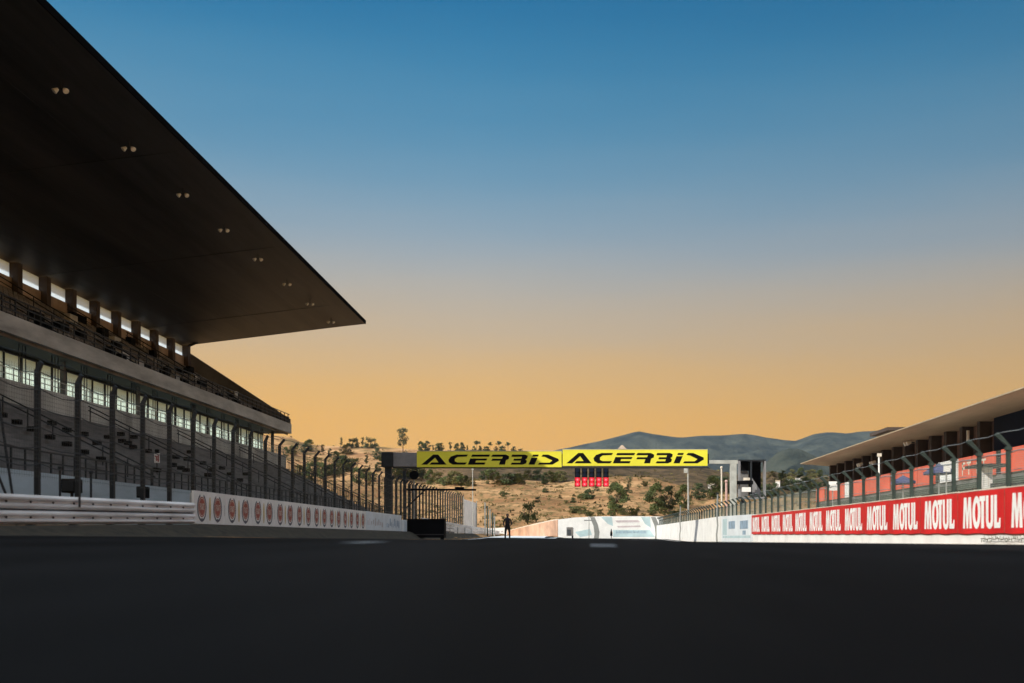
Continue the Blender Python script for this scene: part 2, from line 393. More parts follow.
# benches: long rows of seats
for i in range(12):
    x = lerp(-18.46, -27.3, i / 12); z = lerp(1.9, 6.3, i / 12)
    b = MB(); y_ = 20.0
    b.box(x - .50, x - .18, y_, YE - 1, zz(z + .02), zz(z + .33)); b.box(x - .56, x - .501, y_, YE - 1, zz(z + .02), zz(z + .46))
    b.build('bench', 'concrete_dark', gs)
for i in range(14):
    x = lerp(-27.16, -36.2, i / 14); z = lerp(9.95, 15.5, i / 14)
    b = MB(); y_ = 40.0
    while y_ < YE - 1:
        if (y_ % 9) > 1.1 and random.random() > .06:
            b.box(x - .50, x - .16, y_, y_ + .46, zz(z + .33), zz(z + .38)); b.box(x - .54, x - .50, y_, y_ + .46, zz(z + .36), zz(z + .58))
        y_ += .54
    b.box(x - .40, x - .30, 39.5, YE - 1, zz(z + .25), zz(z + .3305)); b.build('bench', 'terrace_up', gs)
# dark seat blocks scattered over the tiers
def lower_hit(px, py):
    k = (VX - px) / F; q = (VY - py) / F       # L=kY z=qY ; z = 1.9+.4977(L-18.46)+.35
    s = 4.4 / 8.84
    Y = (1.9 + .45 - s * 18.46) / (q - s * k)
    return Y
for (px, py) in ((2, 415), (17, 422), (32, 429), (52, 423), (50, 437), (67, 430), (67, 444), (84, 434), (84, 452), (101, 459), (97, 443), (108, 437), (121, 434),
                 (122, 441), (128, 443), (133, 447), (134, 437), (148, 451), (157, 470), (176, 457), (173, 465), (181, 468), (186, 470), (190, 452), (187, 459), (203, 463), (212, 470), (222, 468), (230, 474), (208, 475), (240, 480), (246, 474)):
    Y = lower_hit(px, py)
    if Y < 20 or Y > YE - 2: continue
    L = (VX - px) / F * Y; z = (VY - py) / F * Y
    MB().box(-L - .16, -L + .16, Y - .13, Y + .13, zz(z - .10), zz(z + .10)).build('seat_block', 'black', gs)
for k in range(34):
    i = random.choice([1, 2, 4, 6, 8, 10, 12]); Y = 64 + random.random() * 26 if i > 5 else 46 + random.random() * 42
    x = lerp(-27.16, -36.2, i / 14); z = lerp(9.95, 15.5, i / 14)
    MB().box(x - .5, x - .1, Y, Y + .5 + random.random() * .6, zz(z + .35), zz(z + .85)).build('seat_block', 'black' if random.random() < .85 else 'concrete', gs)
# railings
def railing(name, x, z, y0, y1, h, dy, m='steel_dark', rails=3, r=.022):
    b = MB(); y_ = y0
    while y_ <= y1: b.box(x - r, x + r, y_ - r, y_ + r, z, z + h); y_ += dy
    for k in range(rails):
        zc = z + h * (k + 1) / rails; b.box(x - r * .8, x + r * .8, y0, y1, zc - r, zc + r)
    return b.build(name, m, gs)
railing('front_railing', -18.3, zz(2.2), 16, YE, .72, .8, r=.026, rails=2)
railing('balcony_railing', -27.02, zz(10.5), 30, YE, .85, 1.1, r=.028, rails=3)
railing('concourse_railing', -27.45, zz(7.55), 30, YE, .60, .7, 'galv', rails=2, r=.018)
# thin stanchions in front of the windows
b = MB(); y_ = 31.0
while y_ < YE:
    for q in (0, .32, .62): b.box(-28.02, -27.98, y_ + q, y_ + q + .035, zz(7.45), zz(9.62))
    y_ += 3.1
b.box(-28.02, -27.98, 30, YE, zz(9.0), zz(9.04)); b.build('stanchion_frame', 'steel_dark', gs)
# stair handrails down the lower tier, with the end rail
for Y in (31, 43, 55, 67, 79, YE - .1):
    b = MB()
    for h in (.95, .72): b.tube((-18.4, Y, zz(1.9 + h)), (-27.2, Y, zz(6.3 + h)), .035, n=6)
    for i in range(9):
        t = i / 8; b.tube((-18.5 - 8.6 * t, Y, zz(1.9 + 4.3 * t)), (-18.5 - 8.6 * t, Y, zz(1.9 + 4.3 * t + .95)), .03, n=6)
    b.build('stair_rail', 'steel_dark', gs)
b = MB()
for i in range(60):
    t = i / 60; x = -18.6 - 8.5 * t; b.box(x - .02, x + .02, YE - .08, YE - .04, zz(1.9 + 4.3 * t), zz(2.8 + 4.3 * t))
b.build('end_railing', 'steel_dark', gs)
for Y in (52, 61, 70, 79):
    b = MB(); b.tube((-27.2, Y, zz(10.9)), (-36.1, Y, zz(16.3)), .04, n=6); b.tube((-27.2, Y, zz(10.6)), (-36.1, Y, zz(16.0)), .03, n=6)
    for i in range(8): t = i / 7; b.tube((-27.3 - 8.7 * t, Y, zz(10 + 5.2 * t)), (-27.3 - 8.7 * t, Y, zz(10.9 + 5.3 * t)), .03, n=6)
    b.build('stair_rail', 'steel_dark', gs)
MB().loft([[(-26.95, y_, zz(10.0)), (-26.95, y_, zz(10.95)), (-36.3, y_, zz(17.1)), (-36.3, y_, zz(15.4))] for y_ in (YE + .02, YE + .22)]).build('end_parapet', 'concrete_dark', gs)
# pale concourse windows
y_ = 28.0
while y_ < YE - 2.5:
    w = MB().box(-29.62, -29.58, y_ + .06, y_ + 3.01, zz(7.46), zz(9.5)).build('window', 'glass_pale', gs)
    b = MB().box(-29.70, -29.50, y_ + 1.48, y_ + 1.55, zz(7.46), zz(9.5)); b.box(-29.70, -29.5, y_, y_ + .06, zz(7.46), zz(9.6)); b.box(-29.7, -29.5, y_ + .06, y_ + 3.01, zz(9.5), zz(9.6))
    b.build('window_frame', 'steel_dark', w); y_ += 3.07
# columns below and behind
for k in range(11):
    Y = YE - .6 - k * 9.2
    MB().box(-28.3, -28.5, Y - .12, Y + .12, zz(0), zz(9.62)).build('column', 'concrete_dark', gs)
    MB().box(-36.3, -36.6, Y - .1, Y + .1, zz(0), zz(15.5)).build('column', 'concrete_dark', gs)
# upper back wall: brown panels, dark piers, white gaps
y_ = YE - .4
while y_ > 50:
    MB().box(-35.95, -36.9, y_ - .52, y_, zz(15.0), zz(17.55)).build('pier', 'pillar_brown', gs)
    MB().box(-36.35, -36.5, y_ - 3.43, y_ - .53, zz(15.0), zz(16.55)).build('back_panel', 'panel_brown', gs)
    w = MB().box(-36.5, -36.54, y_ - 3.43, y_ - .53, zz(16.56), zz(17.5)).build('sky_gap_pane', 'sky_gap_white', gs)  # translucent white sheet added in the open gap to stand for bright sky
    y_ -= 3.43
MB().box(-36.3, -36.7, YS, y_ + .1, zz(15.4), zz(17.7)).build('back_panel', 'pillar_brown', gs)
# roof
RY0, RY1 = -34.0, YE
rp = [(-20, zz(19.7)), (-22.5, zz(19.42)), (-37.2, zz(17.62)), (-38, zz(18.1)), (-37.4, zz(19.4)), (-30, zz(20.2)), (-20.2, zz(19.98))]
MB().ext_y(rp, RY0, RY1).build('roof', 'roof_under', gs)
MB().ext_y([(-19.97, zz(19.68)), (-19.97, zz(20.02)), (-20.19, zz(20.02)), (-20.19, zz(19.74))], RY0, RY1 + .03).build('roof_edge', 'roof_edge', gs)
# soffit joints, slightly proud battens
def under(L): return zz(19.42 - (L - 22.5) * (1.8 / 14.7))
for Lb in (24.2, 28.0, 32.0):
    MB().ext_y([(-Lb, under(Lb) - .012), (-Lb - .06, under(Lb) - .012), (-Lb - .06, under(Lb) + .01), (-Lb, under(Lb) + .01)], RY0, RY1 - .05).build('soffit_joint', 'roof_under', gs)
for k in range(6):
    Y = RY1 - 8 - k * 16.6
    MB().loft([[(-20.4, Y, zz(19.655)), (-20.4, Y + .05, zz(19.655)), (-20.4, Y + .05, zz(19.7)), (-20.4, Y, zz(19.7))],
               [(-36.8, Y, under(36.8) - .012), (-36.8, Y + .05, under(36.8) - .012), (-36.8, Y + .05, under(36.8) + .03), (-36.8, Y, under(36.8) + .03)]]).build('soffit_joint', 'roof_under', gs)
# strut from last pier to roof
MB().tube((-36.0, YE - .8, zz(17.5)), (-35.2, YE - .6, zz(17.9)), .12).build('strut', 'steel_dark', gs)

# floodlights under the roof edge
def make_flood(label):
    r = empty('floodlight', (0, 0, 0), label, 'floodlight', 'floodlights hanging under the grandstand roof')
    MB().tube((0, 0, 0), (0, 0, -.42), .04).build('bracket', 'steel_dark', r)
    b = MB(); b.tube((-.24, 0, -.46), (.24, 0, -.46), .035); b.build('crossbar', 'steel_dark', r)
    for s in (-1, 1):
        o = Vector((s * .2, 0, -.48)); d = Vector((s * .55, -.35, -.6)).normalized()
        h = MB().tube(o, o + d * .30, .09, .20, 10).build('lamp_head', 'board_white', r)
        MB().tube(o + d * .303, o + d * .32, .185, .185, 10).build('lens', 'lamp_glass', h)
    return r
flood = None
fY = [22240 / (583 - x) for x in (61, 129, 183, 224, 258, 287, 310, 331)]
for k, Y in enumerate(fY):
    lab = 'small twin floodlight under the left roof, ' + ('nearest and highest of the row' if k == 0 else 'last, at the far roof corner' if k == 7 else ORD[k] + ' from the near end of the row')
    if flood is None: flood = make_flood(lab); fl = flood
    else: fl = copy_tree(flood)
    fl['label'] = lab; fl.location = (-22.24, Y, zz(19.43)); fl.scale = (.66, .66, .62)

# ------------------------------------------------------------------ left guard rail, boards, fence
LX = -12.4
g = empty('guard_rail', (LX, 20, zz(.45)), 'worn white triple-beam guard rail at the left edge of the track', 'guard rail')
def wbeam(x, y0, y1, zc, h, d=.07):
    p = [(x - .01, zc - h / 2), (x + d * .4, zc - h * .46), (x + d, zc - h * .30), (x + d, zc - h * .18), (x + .01, zc - h * .04), (x + .01, zc + h * .04),
         (x + d, zc + h * .18), (x + d, zc + h * .30), (x + d * .4, zc + h * .46), (x - .01, zc + h / 2), (x - .03, zc + h / 2), (x - .03, zc - h / 2)]
    return MB().ext_y(p, y0, y1)
def rb_(Y): return .28 + (Y - 21.3) / 10.5 * .17
def wprof(zc, h, d, x=LX):
    return [(x - .01, zc - h / 2), (x + d * .4, zc - h * .46), (x + d, zc - h * .30), (x + d, zc - h * .18), (x + .01, zc - h * .04), (x + .01, zc + h * .04),
         (x + d, zc + h * .18), (x + d, zc + h * .30), (x + d * .4, zc + h * .46), (x - .01, zc + h / 2), (x - .03, zc + h / 2), (x - .03, zc - h / 2)]
for k in range(2):
    MB().loft([[(x, y_, zz(rb_(y_) + z)) for x, z in wprof(.165 + .345 * k, .325, .11)] for y_ in (4, 31.75)]).build('beam', 'rail_white', g)
MB().loft([[(x, y_, zz(rb_(y_) + z)) for x, z in ((LX - .03, .325), (LX + .03, .325), (LX + .03, .345), (LX - .03, .345))] for y_ in (4, 31.7)]).build('gap_strip', 'grime', g)
for k in range(14):
    Y = 5 + 1.9 * k + .5; MB().box(LX - .20, LX - .04, Y, Y + .12, zz(rb_(Y) - .35), zz(rb_(Y) + .62)).build('post', 'steel_dark', g)
b = MB()
for k in range(26):
    for j in range(2):
        Y = 7.2 + .95 * k; b.sphere((LX + .03, Y, zz(rb_(Y) + .165 + .345 * j)), .028, 6, 4)
b.build('bolt', 'grime', g); g.children[-1]['kind'] = 'stuff' if g.children else 'stuff'
MB().box(LX + .115, LX + .135, 24.35, 24.42, zz(rb_(24.4) + .42), zz(rb_(24.4) + .69)).build('clamp', 'grime', g)

# polygon artwork helper: draws u,v polygons (u along wall, v up) on a plane
def art(polys, fn): 
    b = MB()
    for p in polys: b.poly([fn(u, v) for u, v in p])
    return b
def ring(cu, cv, ru, rv, iu, iv, n=28, a0=0, a1=360):
    out = []
    for i in range(n):
        t0 = R(lerp(a0, a1, i / n)); t1 = R(lerp(a0, a1, (i + 1) / n))
        out.append([(cu + ru * math.cos(t0), cv + rv * math.sin(t0)), (cu + ru * math.cos(t1), cv + rv * math.sin(t1)), (cu + iu * math.cos(t1), cv + iv * math.sin(t1)), (cu + iu * math.cos(t0), cv + iv * math.sin(t0))])
    return out
def disc(cu, cv, ru, rv, n=24): return [(cu + ru * math.cos(2 * math.pi * i / n), cv + rv * math.sin(2 * math.pi * i / n)) for i in range(n)]
def rect(u0, v0, u1, v1): return [(u0, v0), (u1, v0), (u1, v1), (u0, v1)]

# on the left wall the reader sees +y to the RIGHT
def fl_left(y0, z0, x=LX + .012, dx=0.0): return lambda u, v: (x + dx, y0 + u, z0 + v)
def make_roundel_board():
    r = empty('advert_board', (LX, 0, zz(.46)), '', 'advert board', 'white roundel boards along the left wall')
    MB().box(LX - .06, LX + .012, .01, 2.79, zz(.46), zz(1.52)).build('panel', 'board_white', r)
    P = r
    for c in (.68, 2.08):
        la = ring(c, .53, .40, .46, .33, .38, 40, 112, 428)
        art(la, fl_left(0, zz(.46), dx=.004)).build('laurel', 'navy', P)
        art([disc(c, .55, .31, .335)], fl_left(0, zz(.46), dx=.004)).build('seal', 'red_seal', P)
        art(ring(c, .55, .27, .295, .25, .275, 24), fl_left(0, zz(.46), dx=.008)).build('seal_ring', 'cream', P)
        k = c - .17
        let = [rect(k, .45, k + .028, .66), rect(k, .63, k + .07, .66), rect(k, .54, k + .06, .57),
               rect(k + .095, .45, k + .125, .66),
               [(k + .15, .45), (k + .18, .45), (k + .2, .66), (k + .185, .66)], [(k + .22, .45), (k + .25, .45), (k + .215, .66), (k + .2, .66)], rect(k + .175, .51, k + .225, .54),
               rect(k + .265, .63, k + .35, .66), rect(k + .292, .45, k + .322, .63)]
        art(let, fl_left(0, zz(.46), dx=.008)).build('lettering', 'cream', P)
        art([rect(c - .03, .06, c + .03, .12), disc(c, .16, .05, .03)], fl_left(0, zz(.46), dx=.004)).build('knot', 'navy', P)
    art([disc(1.38, .5, .10, .40)], fl_left(0, zz(.46), dx=.004)).build('stripe', 'ochre_pale', P)
    art([rect(2.71, .30, 2.75, .66)], fl_left(0, zz(.46), dx=.004)).build('small_print', 'grey_pale', P)
    return r
KID = None
def child_map():
    m = {}
    for o in bpy.data.objects: m.setdefault(o, [])
    for o in bpy.data.objects:
        if o.parent: m[o.parent].append(o)
    return m
rb = make_roundel_board(); cm = child_map()
for k in range(9):
    o = rb if k == 0 else copy_tree(rb, None, cm)
    o.location = (LX, 31.82 + 2.8 * k, zz(.46))
    o['label'] = 'white board with two red roundels on the left wall, ' + ('nearest, joining the guard rail' if k == 0 else 'last before the blue-grey boards' if k == 8 else ORD[k] + ' from the guard rail')
for k, (y0, y1, lab) in enumerate(((57.02, 62.6, 'pale board with faint blue-grey lettering right after the roundel boards'), (62.62, 68.2, 'pale blue board with darker blue print at the far end of the left wall'))):
    r = empty('advert_board', (LX, y0, zz(.46)), lab, 'advert board')
    MB().box(LX - .06, LX + .012, y0, y1, zz(.46), zz(1.54)).build('panel', 'board_cool', r)
    rnd = random.Random(k + 3); ps = []
    for j in range(9):
        u = .5 + j * .5; h = rnd.uniform(.2, .5); v = rnd.uniform(.2, .35)
        ps.append(rect(u, v, u + rnd.uniform(.12, .35), v + h))
    art(ps, fl_left(y0, zz(.46), dx=.004)).build('print', 'grey_pale' if k == 0 else 'blue_print', r)
# concrete plinth under the boards
MB().ext_y([(LX - .07, zz(.1)), (LX - .07, zz(1.46)), (LX - .30, zz(1.46)), (LX - .30, zz(.1))], 32.3, 68.3).build('barrier_wall', 'concrete')
tag(bpy.data.objects['barrier_wall'], 'low concrete wall carrying the roundel boards below the left catch fence', 'wall')
MB().box(LX - .1, LX + .15, 68.4, 69.6, zz(.35), zz(1.25)).build('wall_end_block', 'board_cool')
tag(bpy.data.objects['wall_end_block'], 'short pale block closing the left wall beside the black crate', 'block')

# left catch fence
FX = -12.85
lf = empty('catch_fence', (FX, 40, zz(.45)), 'tall dark catch fence with curved post tops above the left wall', 'fence')
def bent_post(x, Y, z0, z1, sgn, w=.054, bend=(.22, .29), n=1):
    b = MB(); pts = [(x, z0), (x, z1)]
    b.box(x - w, x + w, Y - w, Y + w, z0, z1)
    ax, az = bend
    b.loft([[(x - w, Y - w, z1 + .001), (x + w, Y - w, z1 + .001), (x + w, Y + w, z1 + .001), (x - w, Y + w, z1 + .001)],
            [(x + sgn * ax - w * .6, Y - w * .8, z1 + az), (x + sgn * ax + w * .6, Y - w * .8, z1 + az - .06), (x + sgn * ax + w * .6, Y + w * .8, z1 + az - .06), (x + sgn * ax - w * .6, Y + w * .8, z1 + az)]])
    return b
for k in range(-2, 22 + 7):
    Y = 23.55 + 1.88 * k
    if Y > 77: break
    bent_post(FX, Y, zz(.4), zz(3.92), 1, bend=(.10, .26) if Y < 41 else (.22, .29)).build('post', 'steel_dark', lf)
for h in (1.75, 2.15, 2.6, 3.05, 3.5, 3.9):
    pts = []
    for k in range(-2, 28):
        Y = 23.55 + 1.88 * k
        for j in range(4):
            t = j / 4; sag = .10 * math.sin(math.pi * t) * (1 if (k * 7 + int(h * 10)) % 3 else .5); pts.append((FX + .09, Y + 1.88 * t, zz(h - sag)))
    MB().path(pts, .012, 4).build('cable', 'steel_dark', lf)
pts = [(FX + .22, 19 + .94 * k, zz(4.20 - (.05 if k % 2 else 0))) for k in range(60)]
MB().path(pts, .012, 4).build('cable', 'steel_dark', lf)
MB().box(FX + .11, FX + .112, 19.5, 76, zz(1.4), zz(3.95)).build('mesh', 'mesh_left', lf)
# thin posts behind the rail
for (px, lab) in ((60, 'short thin dark stake behind the guard rail, between the first two fence posts'), (91, 'short thin dark stake behind the guard rail, right of the larger black speaker')):
    Y = 13.4 / ((VX - px) / F)
    o = MB().tube((-13.4, Y, zz(.4)), (-13.4, Y, zz(1.75)), .03).build('stake', 'steel_dark', origin=(-13.4, Y, zz(.4)))
    MB().box(-13.44, -13.36, Y - .04, Y + .04, zz(1.75), zz(1.83)).build('cap', 'steel_dark', o)
    tag(o, lab, 'stake')
for (px, py, w, h, lab) in ((72, 493, .36, .36, 'black square speaker box just above the guard rail by the second fence post'), (143, 498, .24, .34, 'smaller black speaker box at the foot of the fourth fence post')):
    Y = 13.2 / ((VX - px) / F); z = (VY - py) / F * Y
    r = empty('speaker_box', (-13.2, Y, zz(.4)), lab, 'speaker')
    MB().box(-13.2 - w / 2, -13.2 + w / 2, Y - .2, Y + .2, zz(z), zz(z + h)).build('cabinet', 'black', r, bevel=.02)
    MB().box(-13.2 - w * .4, -13.2 + w * .4, Y - .215, Y - .2, zz(z + .04), zz(z + h - .04)).build('grille', 'steel_dark', r)
    MB().tube((-13.2, Y, zz(.4)), (-13.2, Y, zz(z)), .04).build('stand', 'steel_dark', r)
for (a, b_, lab) in ((((-2, 395), (12, 492)), 0, 'long thin pole leaning behind the guard rail at the left edge'), (((-6, 465), (5, 492)), 0, 'lower leaning pole behind the guard rail, cut by the left edge')):
    Y = 23.0; p0 = at(a[1][0], a[1][1], Y); p1 = at(a[0][0], a[0][1], Y)
    p0 = p0 + (p0 - p1).normalized() * .8
    o = MB().tube(p0, p1, .03).build('leaning_pole', 'steel_dark', origin=p0)
    MB().tube(p1, p1 + (p1 - p0).normalized() * .06, .04).build('end_cap', 'steel_dark', o); tag(o, lab, 'pole')
# small white sign in the lower tier
p = at(157, 463, 48)
r = empty('small_sign', (p.x, p.y, p.z - .6), 'small white sign with red marks and dark top standing in the lower tier', 'sign')
MB().tube((p.x, p.y, p.z - .6), (p.x, p.y, p.z), .03).build('pole', 'steel_dark', r)
MB().box(p.x - .13, p.x + .13, p.y - .02, p.y + .02, p.z, p.z + .46).build('board', 'board_white', r)
MB().box(p.x - .03, p.x + .03, p.y - .024, p.y - .0205, p.z + .1, p.z + .34).box(p.x + .045, p.x + .10, p.y - .024, p.y - .0205, p.z + .05, p.z + .4).box(p.x - .1, p.x - .04, p.y - .024, p.y - .0205, p.z + .28, p.z + .34).build('lettering', 'red_seal', r)
MB().box(p.x - .1, p.x + .1, p.y - .05, p.y + .05, p.z + .47, p.z + .66).build('lamp_hood', 'black', r, bevel=.03)

# second fence further on, on its bank
f2 = empty('catch_fence', (-15, 100, 1.5), 'dense dark catch fence running on past the left gantry post', 'fence')
k = 0; Y = 78.5
while Y < 125:
    t = (Y - 79) / 60; top = lerp(4.55, 5.3, t); bot = lerp(1.4, 1.2, t)
    bent_post(-15, Y, zz(bot - 1.2), zz(top), 1, .07).build('post', 'steel_dark', f2); Y += 1.9
for h in (.2, .4, .6, .8, 1.0):
    MB().path([(-14.9, 78.5, zz(lerp(1.2, 4.55, h))), (-14.9, 125, zz(lerp(1.0, 5.15, h)))], .018, 4).build('cable', 'steel_dark', f2)
MB().add([(-14.88, 78.5, zz(1.2)), (-14.88, 125, zz(.8)), (-14.88, 125, zz(5.1)), (-14.88, 78.5, zz(4.5))], [(0, 1, 2, 3)]).build('mesh', 'mesh_left', f2)
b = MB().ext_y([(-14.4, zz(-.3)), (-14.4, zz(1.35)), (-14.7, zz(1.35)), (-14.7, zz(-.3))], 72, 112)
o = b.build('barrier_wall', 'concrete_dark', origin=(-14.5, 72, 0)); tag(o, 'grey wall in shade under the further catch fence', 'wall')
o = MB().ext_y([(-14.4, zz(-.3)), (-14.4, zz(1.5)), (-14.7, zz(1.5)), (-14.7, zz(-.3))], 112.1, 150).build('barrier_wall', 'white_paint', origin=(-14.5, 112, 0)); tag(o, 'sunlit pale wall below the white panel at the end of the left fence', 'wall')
# white sunlit panel with slanting edge
Yp = 128.0
o = empty('hoarding', (-14, Yp, zz(.5)), 'tall sunlit white panel at the far end of the left fence', 'panel')
pts = [at(467, 500, Yp), at(479, 502, Yp), at(483, 503.5, Yp + 4), at(483, 530, Yp + 4), at(462, 528, Yp)]
pts = [at(463, 499, Yp), at(476, 503, Yp + 6), at(476, 529, Yp + 6), at(463, 529, Yp)]
MB().loft([pts, [q + Vector((.05, .25, 0)) for q in pts]]).build('board', 'white_paint', o)
for q in (0, 1):
    t = pts[q]; MB().box(t.x + .02, t.x + .14, t.y - .12, t.y - .01, zz(.2), t.z + .25).build('post', 'galv', o)
# white low rails going round the bend
g2 = empty('guard_rail', (-13, 95, zz(0)), 'pale guard rail curving away beyond the black crate', 'guard rail')
for j in range(3):
    pts = [(-12.6, 78, zz(.75 + .3 * j)), (-12.5, 96, zz(.6 + .3 * j)), (-12.2, 112, zz(.4 + .3 * j)), (-11.6, 126, zz(.2 + .3 * j)), (-11.4, 136, zz(.1 + .3 * j))]
    MB().loft([[(x - .04, y_, z), (x + .05, y_, z + .02), (x + .05, y_, z + .24), (x - .04, y_, z + .26)] for x, y_, z in pts]).build('beam', 'rail_white', g2)
for k in range(12):
    t = k / 11; MB().box(-12.8 + t * 1.0, -12.7 + t * 1.0, 78 + 57 * t, 78.12 + 57 * t, zz(-.3), zz(1.3 - .5 * t)).build('post', 'galv', g2)
# little posts right of the panel
g3 = empty('gate', (-10.8, 118, zz(0)), 'small open gate of thin pale and dark bars at the bend', 'gate')
for q, px in enumerate((485, 487.5, 490, 492.5, 494.5)):
    Y = 118; x = (px - VX) / F * Y
    MB().box(x - .07, x + .07, Y - .05, Y + .05, zz(-.1), zz(lerp(4.2, 2.6, q / 4))).build('bar', 'galv' if q % 2 == 0 else 'steel_green', g3)
MB().box((485 - VX) / F * 118, (494.5 - VX) / F * 118, 117.96, 118.04, zz(2.3), zz(2.4)).build('rail', 'steel_green', g3)

# black crate by the track
r = empty('equipment_crate', (-10.9, 71, zz(-.05)), 'long black crate standing at the left track edge in front of the wall end', 'crate')
x0 = (407 - VX) / F * 70; x1 = (444 - VX) / F * 70
MB().box(x0, x1, 70, 71.1, zz(.02), zz(1.27)).build('body', 'black', r, bevel=.03)
MB().box(x0 - .03, x1 + .03, 69.96, 71.14, zz(1.28), zz(1.34)).build('lid', 'black', r, bevel=.01)
MB().box(x0 + .02, x1 - .02, 69.955, 69.995, zz(.22), zz(.27)).build('trim_strip', 'grime', r)
for x in (x0 + .2, x1 - .2):
    for y_ in (70.15, 70.95): MB().tube((x, y_, zz(-.30)), (x, y_, zz(.02)), .07).build('foot', 'black', r)

# barrier arm with round disc
r = empty('barrier_arm', at(404, 520, 74), 'dark swing barrier with a long horizontal arm behind the black crate', 'barrier')
Y = 74
def P3(px, py, y_=None): return at(px, py, y_ or Y)
MB().tube(P3(404.5, 536), P3(404.5, 471), .11).build('post', 'steel_dark', r)
MB().tube(P3(403, 489.5), P3(476, 489.8), .075).build('arm', 'black', r)
MB().tube(P3(405, 509), P3(425, 490), .05).build('brace', 'steel_dark', r)
MB().box(P3(455, 0).x, P3(464, 0).x, Y - .06, Y + .06, P3(0, 489).z, P3(0, 487).z).build('motor_box', 'black', r)
r = empty('round_sign', at(414, 491, 74.6), 'round dark sign on a short pale pole above the swing barrier', 'sign')
MB().tube(P3(414, 538, 74.6), P3(414, 478, 74.6), .05).build('pole', 'galv', r)
c = P3(414, 475, 74.4); MB().tube(c, c + Vector((0, .08, 0)), .34, n=20).build('disc', 'black', r)
MB().tube(c + Vector((0, -.01, 0)), c + Vector((0, .0, 0)), .30, n=20).build('face', 'black', r)

# ------------------------------------------------------------------ gantry
GY = 80.0
ga = empty('start_gantry', (0, GY, zz(0)), 'start gantry bridging the track with two yellow lettered boards', 'gantry')
def gb(px0, px1, py0, py1, y0, y1):
    a = at(px0, py1, GY); c = at(px1, py0, GY); return MB().box(a.x, c.x, y0, y1, a.z, c.z)
gb(384.5, 391, 452, 545, GY + .1, GY + .6).build('post', 'steel_dark', ga, bevel=.02)
gb(381.5, 393, 452, 467, GY - .1, GY + .9).build('housing', 'steel_dark', ga, bevel=.03)
gb(393.2, 416.8, 452.5, 466.5, GY, GY + .5).build('blank_panel', 'gantry_grey', ga, bevel=.02)
gb(417, 709, 453.5, 463, GY + .16, GY + .8).build('beam', 'steel_dark', ga)
gb(393, 709, 467.0, 468.2, GY + .02, GY + .25).build('lower_rail', 'steel_dark', ga)
gb(709.2, 738, 460, 463.5, GY + .1, GY + .5).build('beam_end', 'gantry_pale', ga)
gb(730.5, 737, 463.6, 545, GY + .1, GY + .5).build('post', 'gantry_pale', ga, bevel=.02)
AC = [[(0, 53), (62, 2), (88, 2), (132, 53), (42, 53), (54, 42), (90, 42), (72, 18), (30, 53)],
      [(245, 2), (185, 2), (155, 12), (142, 28), (146, 42), (165, 53), (230, 53), (240, 42), (190, 42), (176, 36), (176, 24), (190, 14), (238, 12)],
      [(268, 2), (362, 2), (356, 13), (262, 13)], [(258, 22), (348, 22), (342, 32), (288, 32), (284, 42), (338, 42), (332, 53), (244, 53)],
      [(375, 2), (445, 2), (462, 10), (460, 24), (446, 30), (440, 53), (408, 53), (416, 33), (368, 33), (374, 23), (424, 23), (430, 13), (368, 13)],
      [(478, 2), (545, 2), (560, 8), (558, 20), (548, 27), (556, 34), (552, 46), (535, 53), (470, 53), (476, 43), (520, 43), (524, 33), (484, 33), (488, 23), (526, 23), (530, 13), (474, 13)],
      [(580, 18), (612, 18), (596, 53), (564, 53)], [(588, 2), (618, 2), (614, 12), (584, 12)],
      [(640, 2), (668, 2), (722, 24), (724, 34), (690, 53), (614, 53), (622, 43), (676, 43), (690, 32), (650, 14), (632, 12)]]
for (px0, px1, pt, pb, tx, lab) in ((416.9, 561.6, 451.2, 467.2, 421.5, 'yellow lettered board, partly in shade'), (562.6, 707.5, 449.6, 465.9, 566.5, 'yellow lettered board in full sun')):
    s = gb(px0, px1, pt, pb, GY - .02, GY + .15).build('sign_board', 'yellow', ga); s['label'] = lab
    gb(px0 - .1, px1 + .1, pt - .35, pt, GY - .04, GY + .16).build('frame', 'cream', s)
    gb(px0 - .1, px1 + .1, pb, pb + .35, GY - .04, GY + .16).build('frame', 'steel_dark', s)
    kx = 137.5 / 725; top = pt + 3.0; hh = (pb - pt - 5.6) / 53
    b = MB()
    for pl in AC:
        q = []
        for u, v in pl: w = at(tx + u * kx, top + v * hh, GY); q.append((w.x, GY - .03, w.z))
        b.poly(q)
    b.build('lettering', 'sign_black', s)
# small tent shaped lamp housing on top
c = at(622, 449.3, GY + .5)
MB().loft([[(c.x - .36, c.y - .3, c.z), (c.x + .36, c.y - .3, c.z), (c.x + .36, c.y + .3, c.z), (c.x - .36, c.y + .3, c.z)], [(c.x - .06, c.y - .04, c.z + .33), (c.x + .06, c.y - .04, c.z + .33), (c.x + .06, c.y + .04, c.z + .33), (c.x - .06, c.y + .04, c.z + .33)]]).build('camera_housing', 'panel_brown', ga)
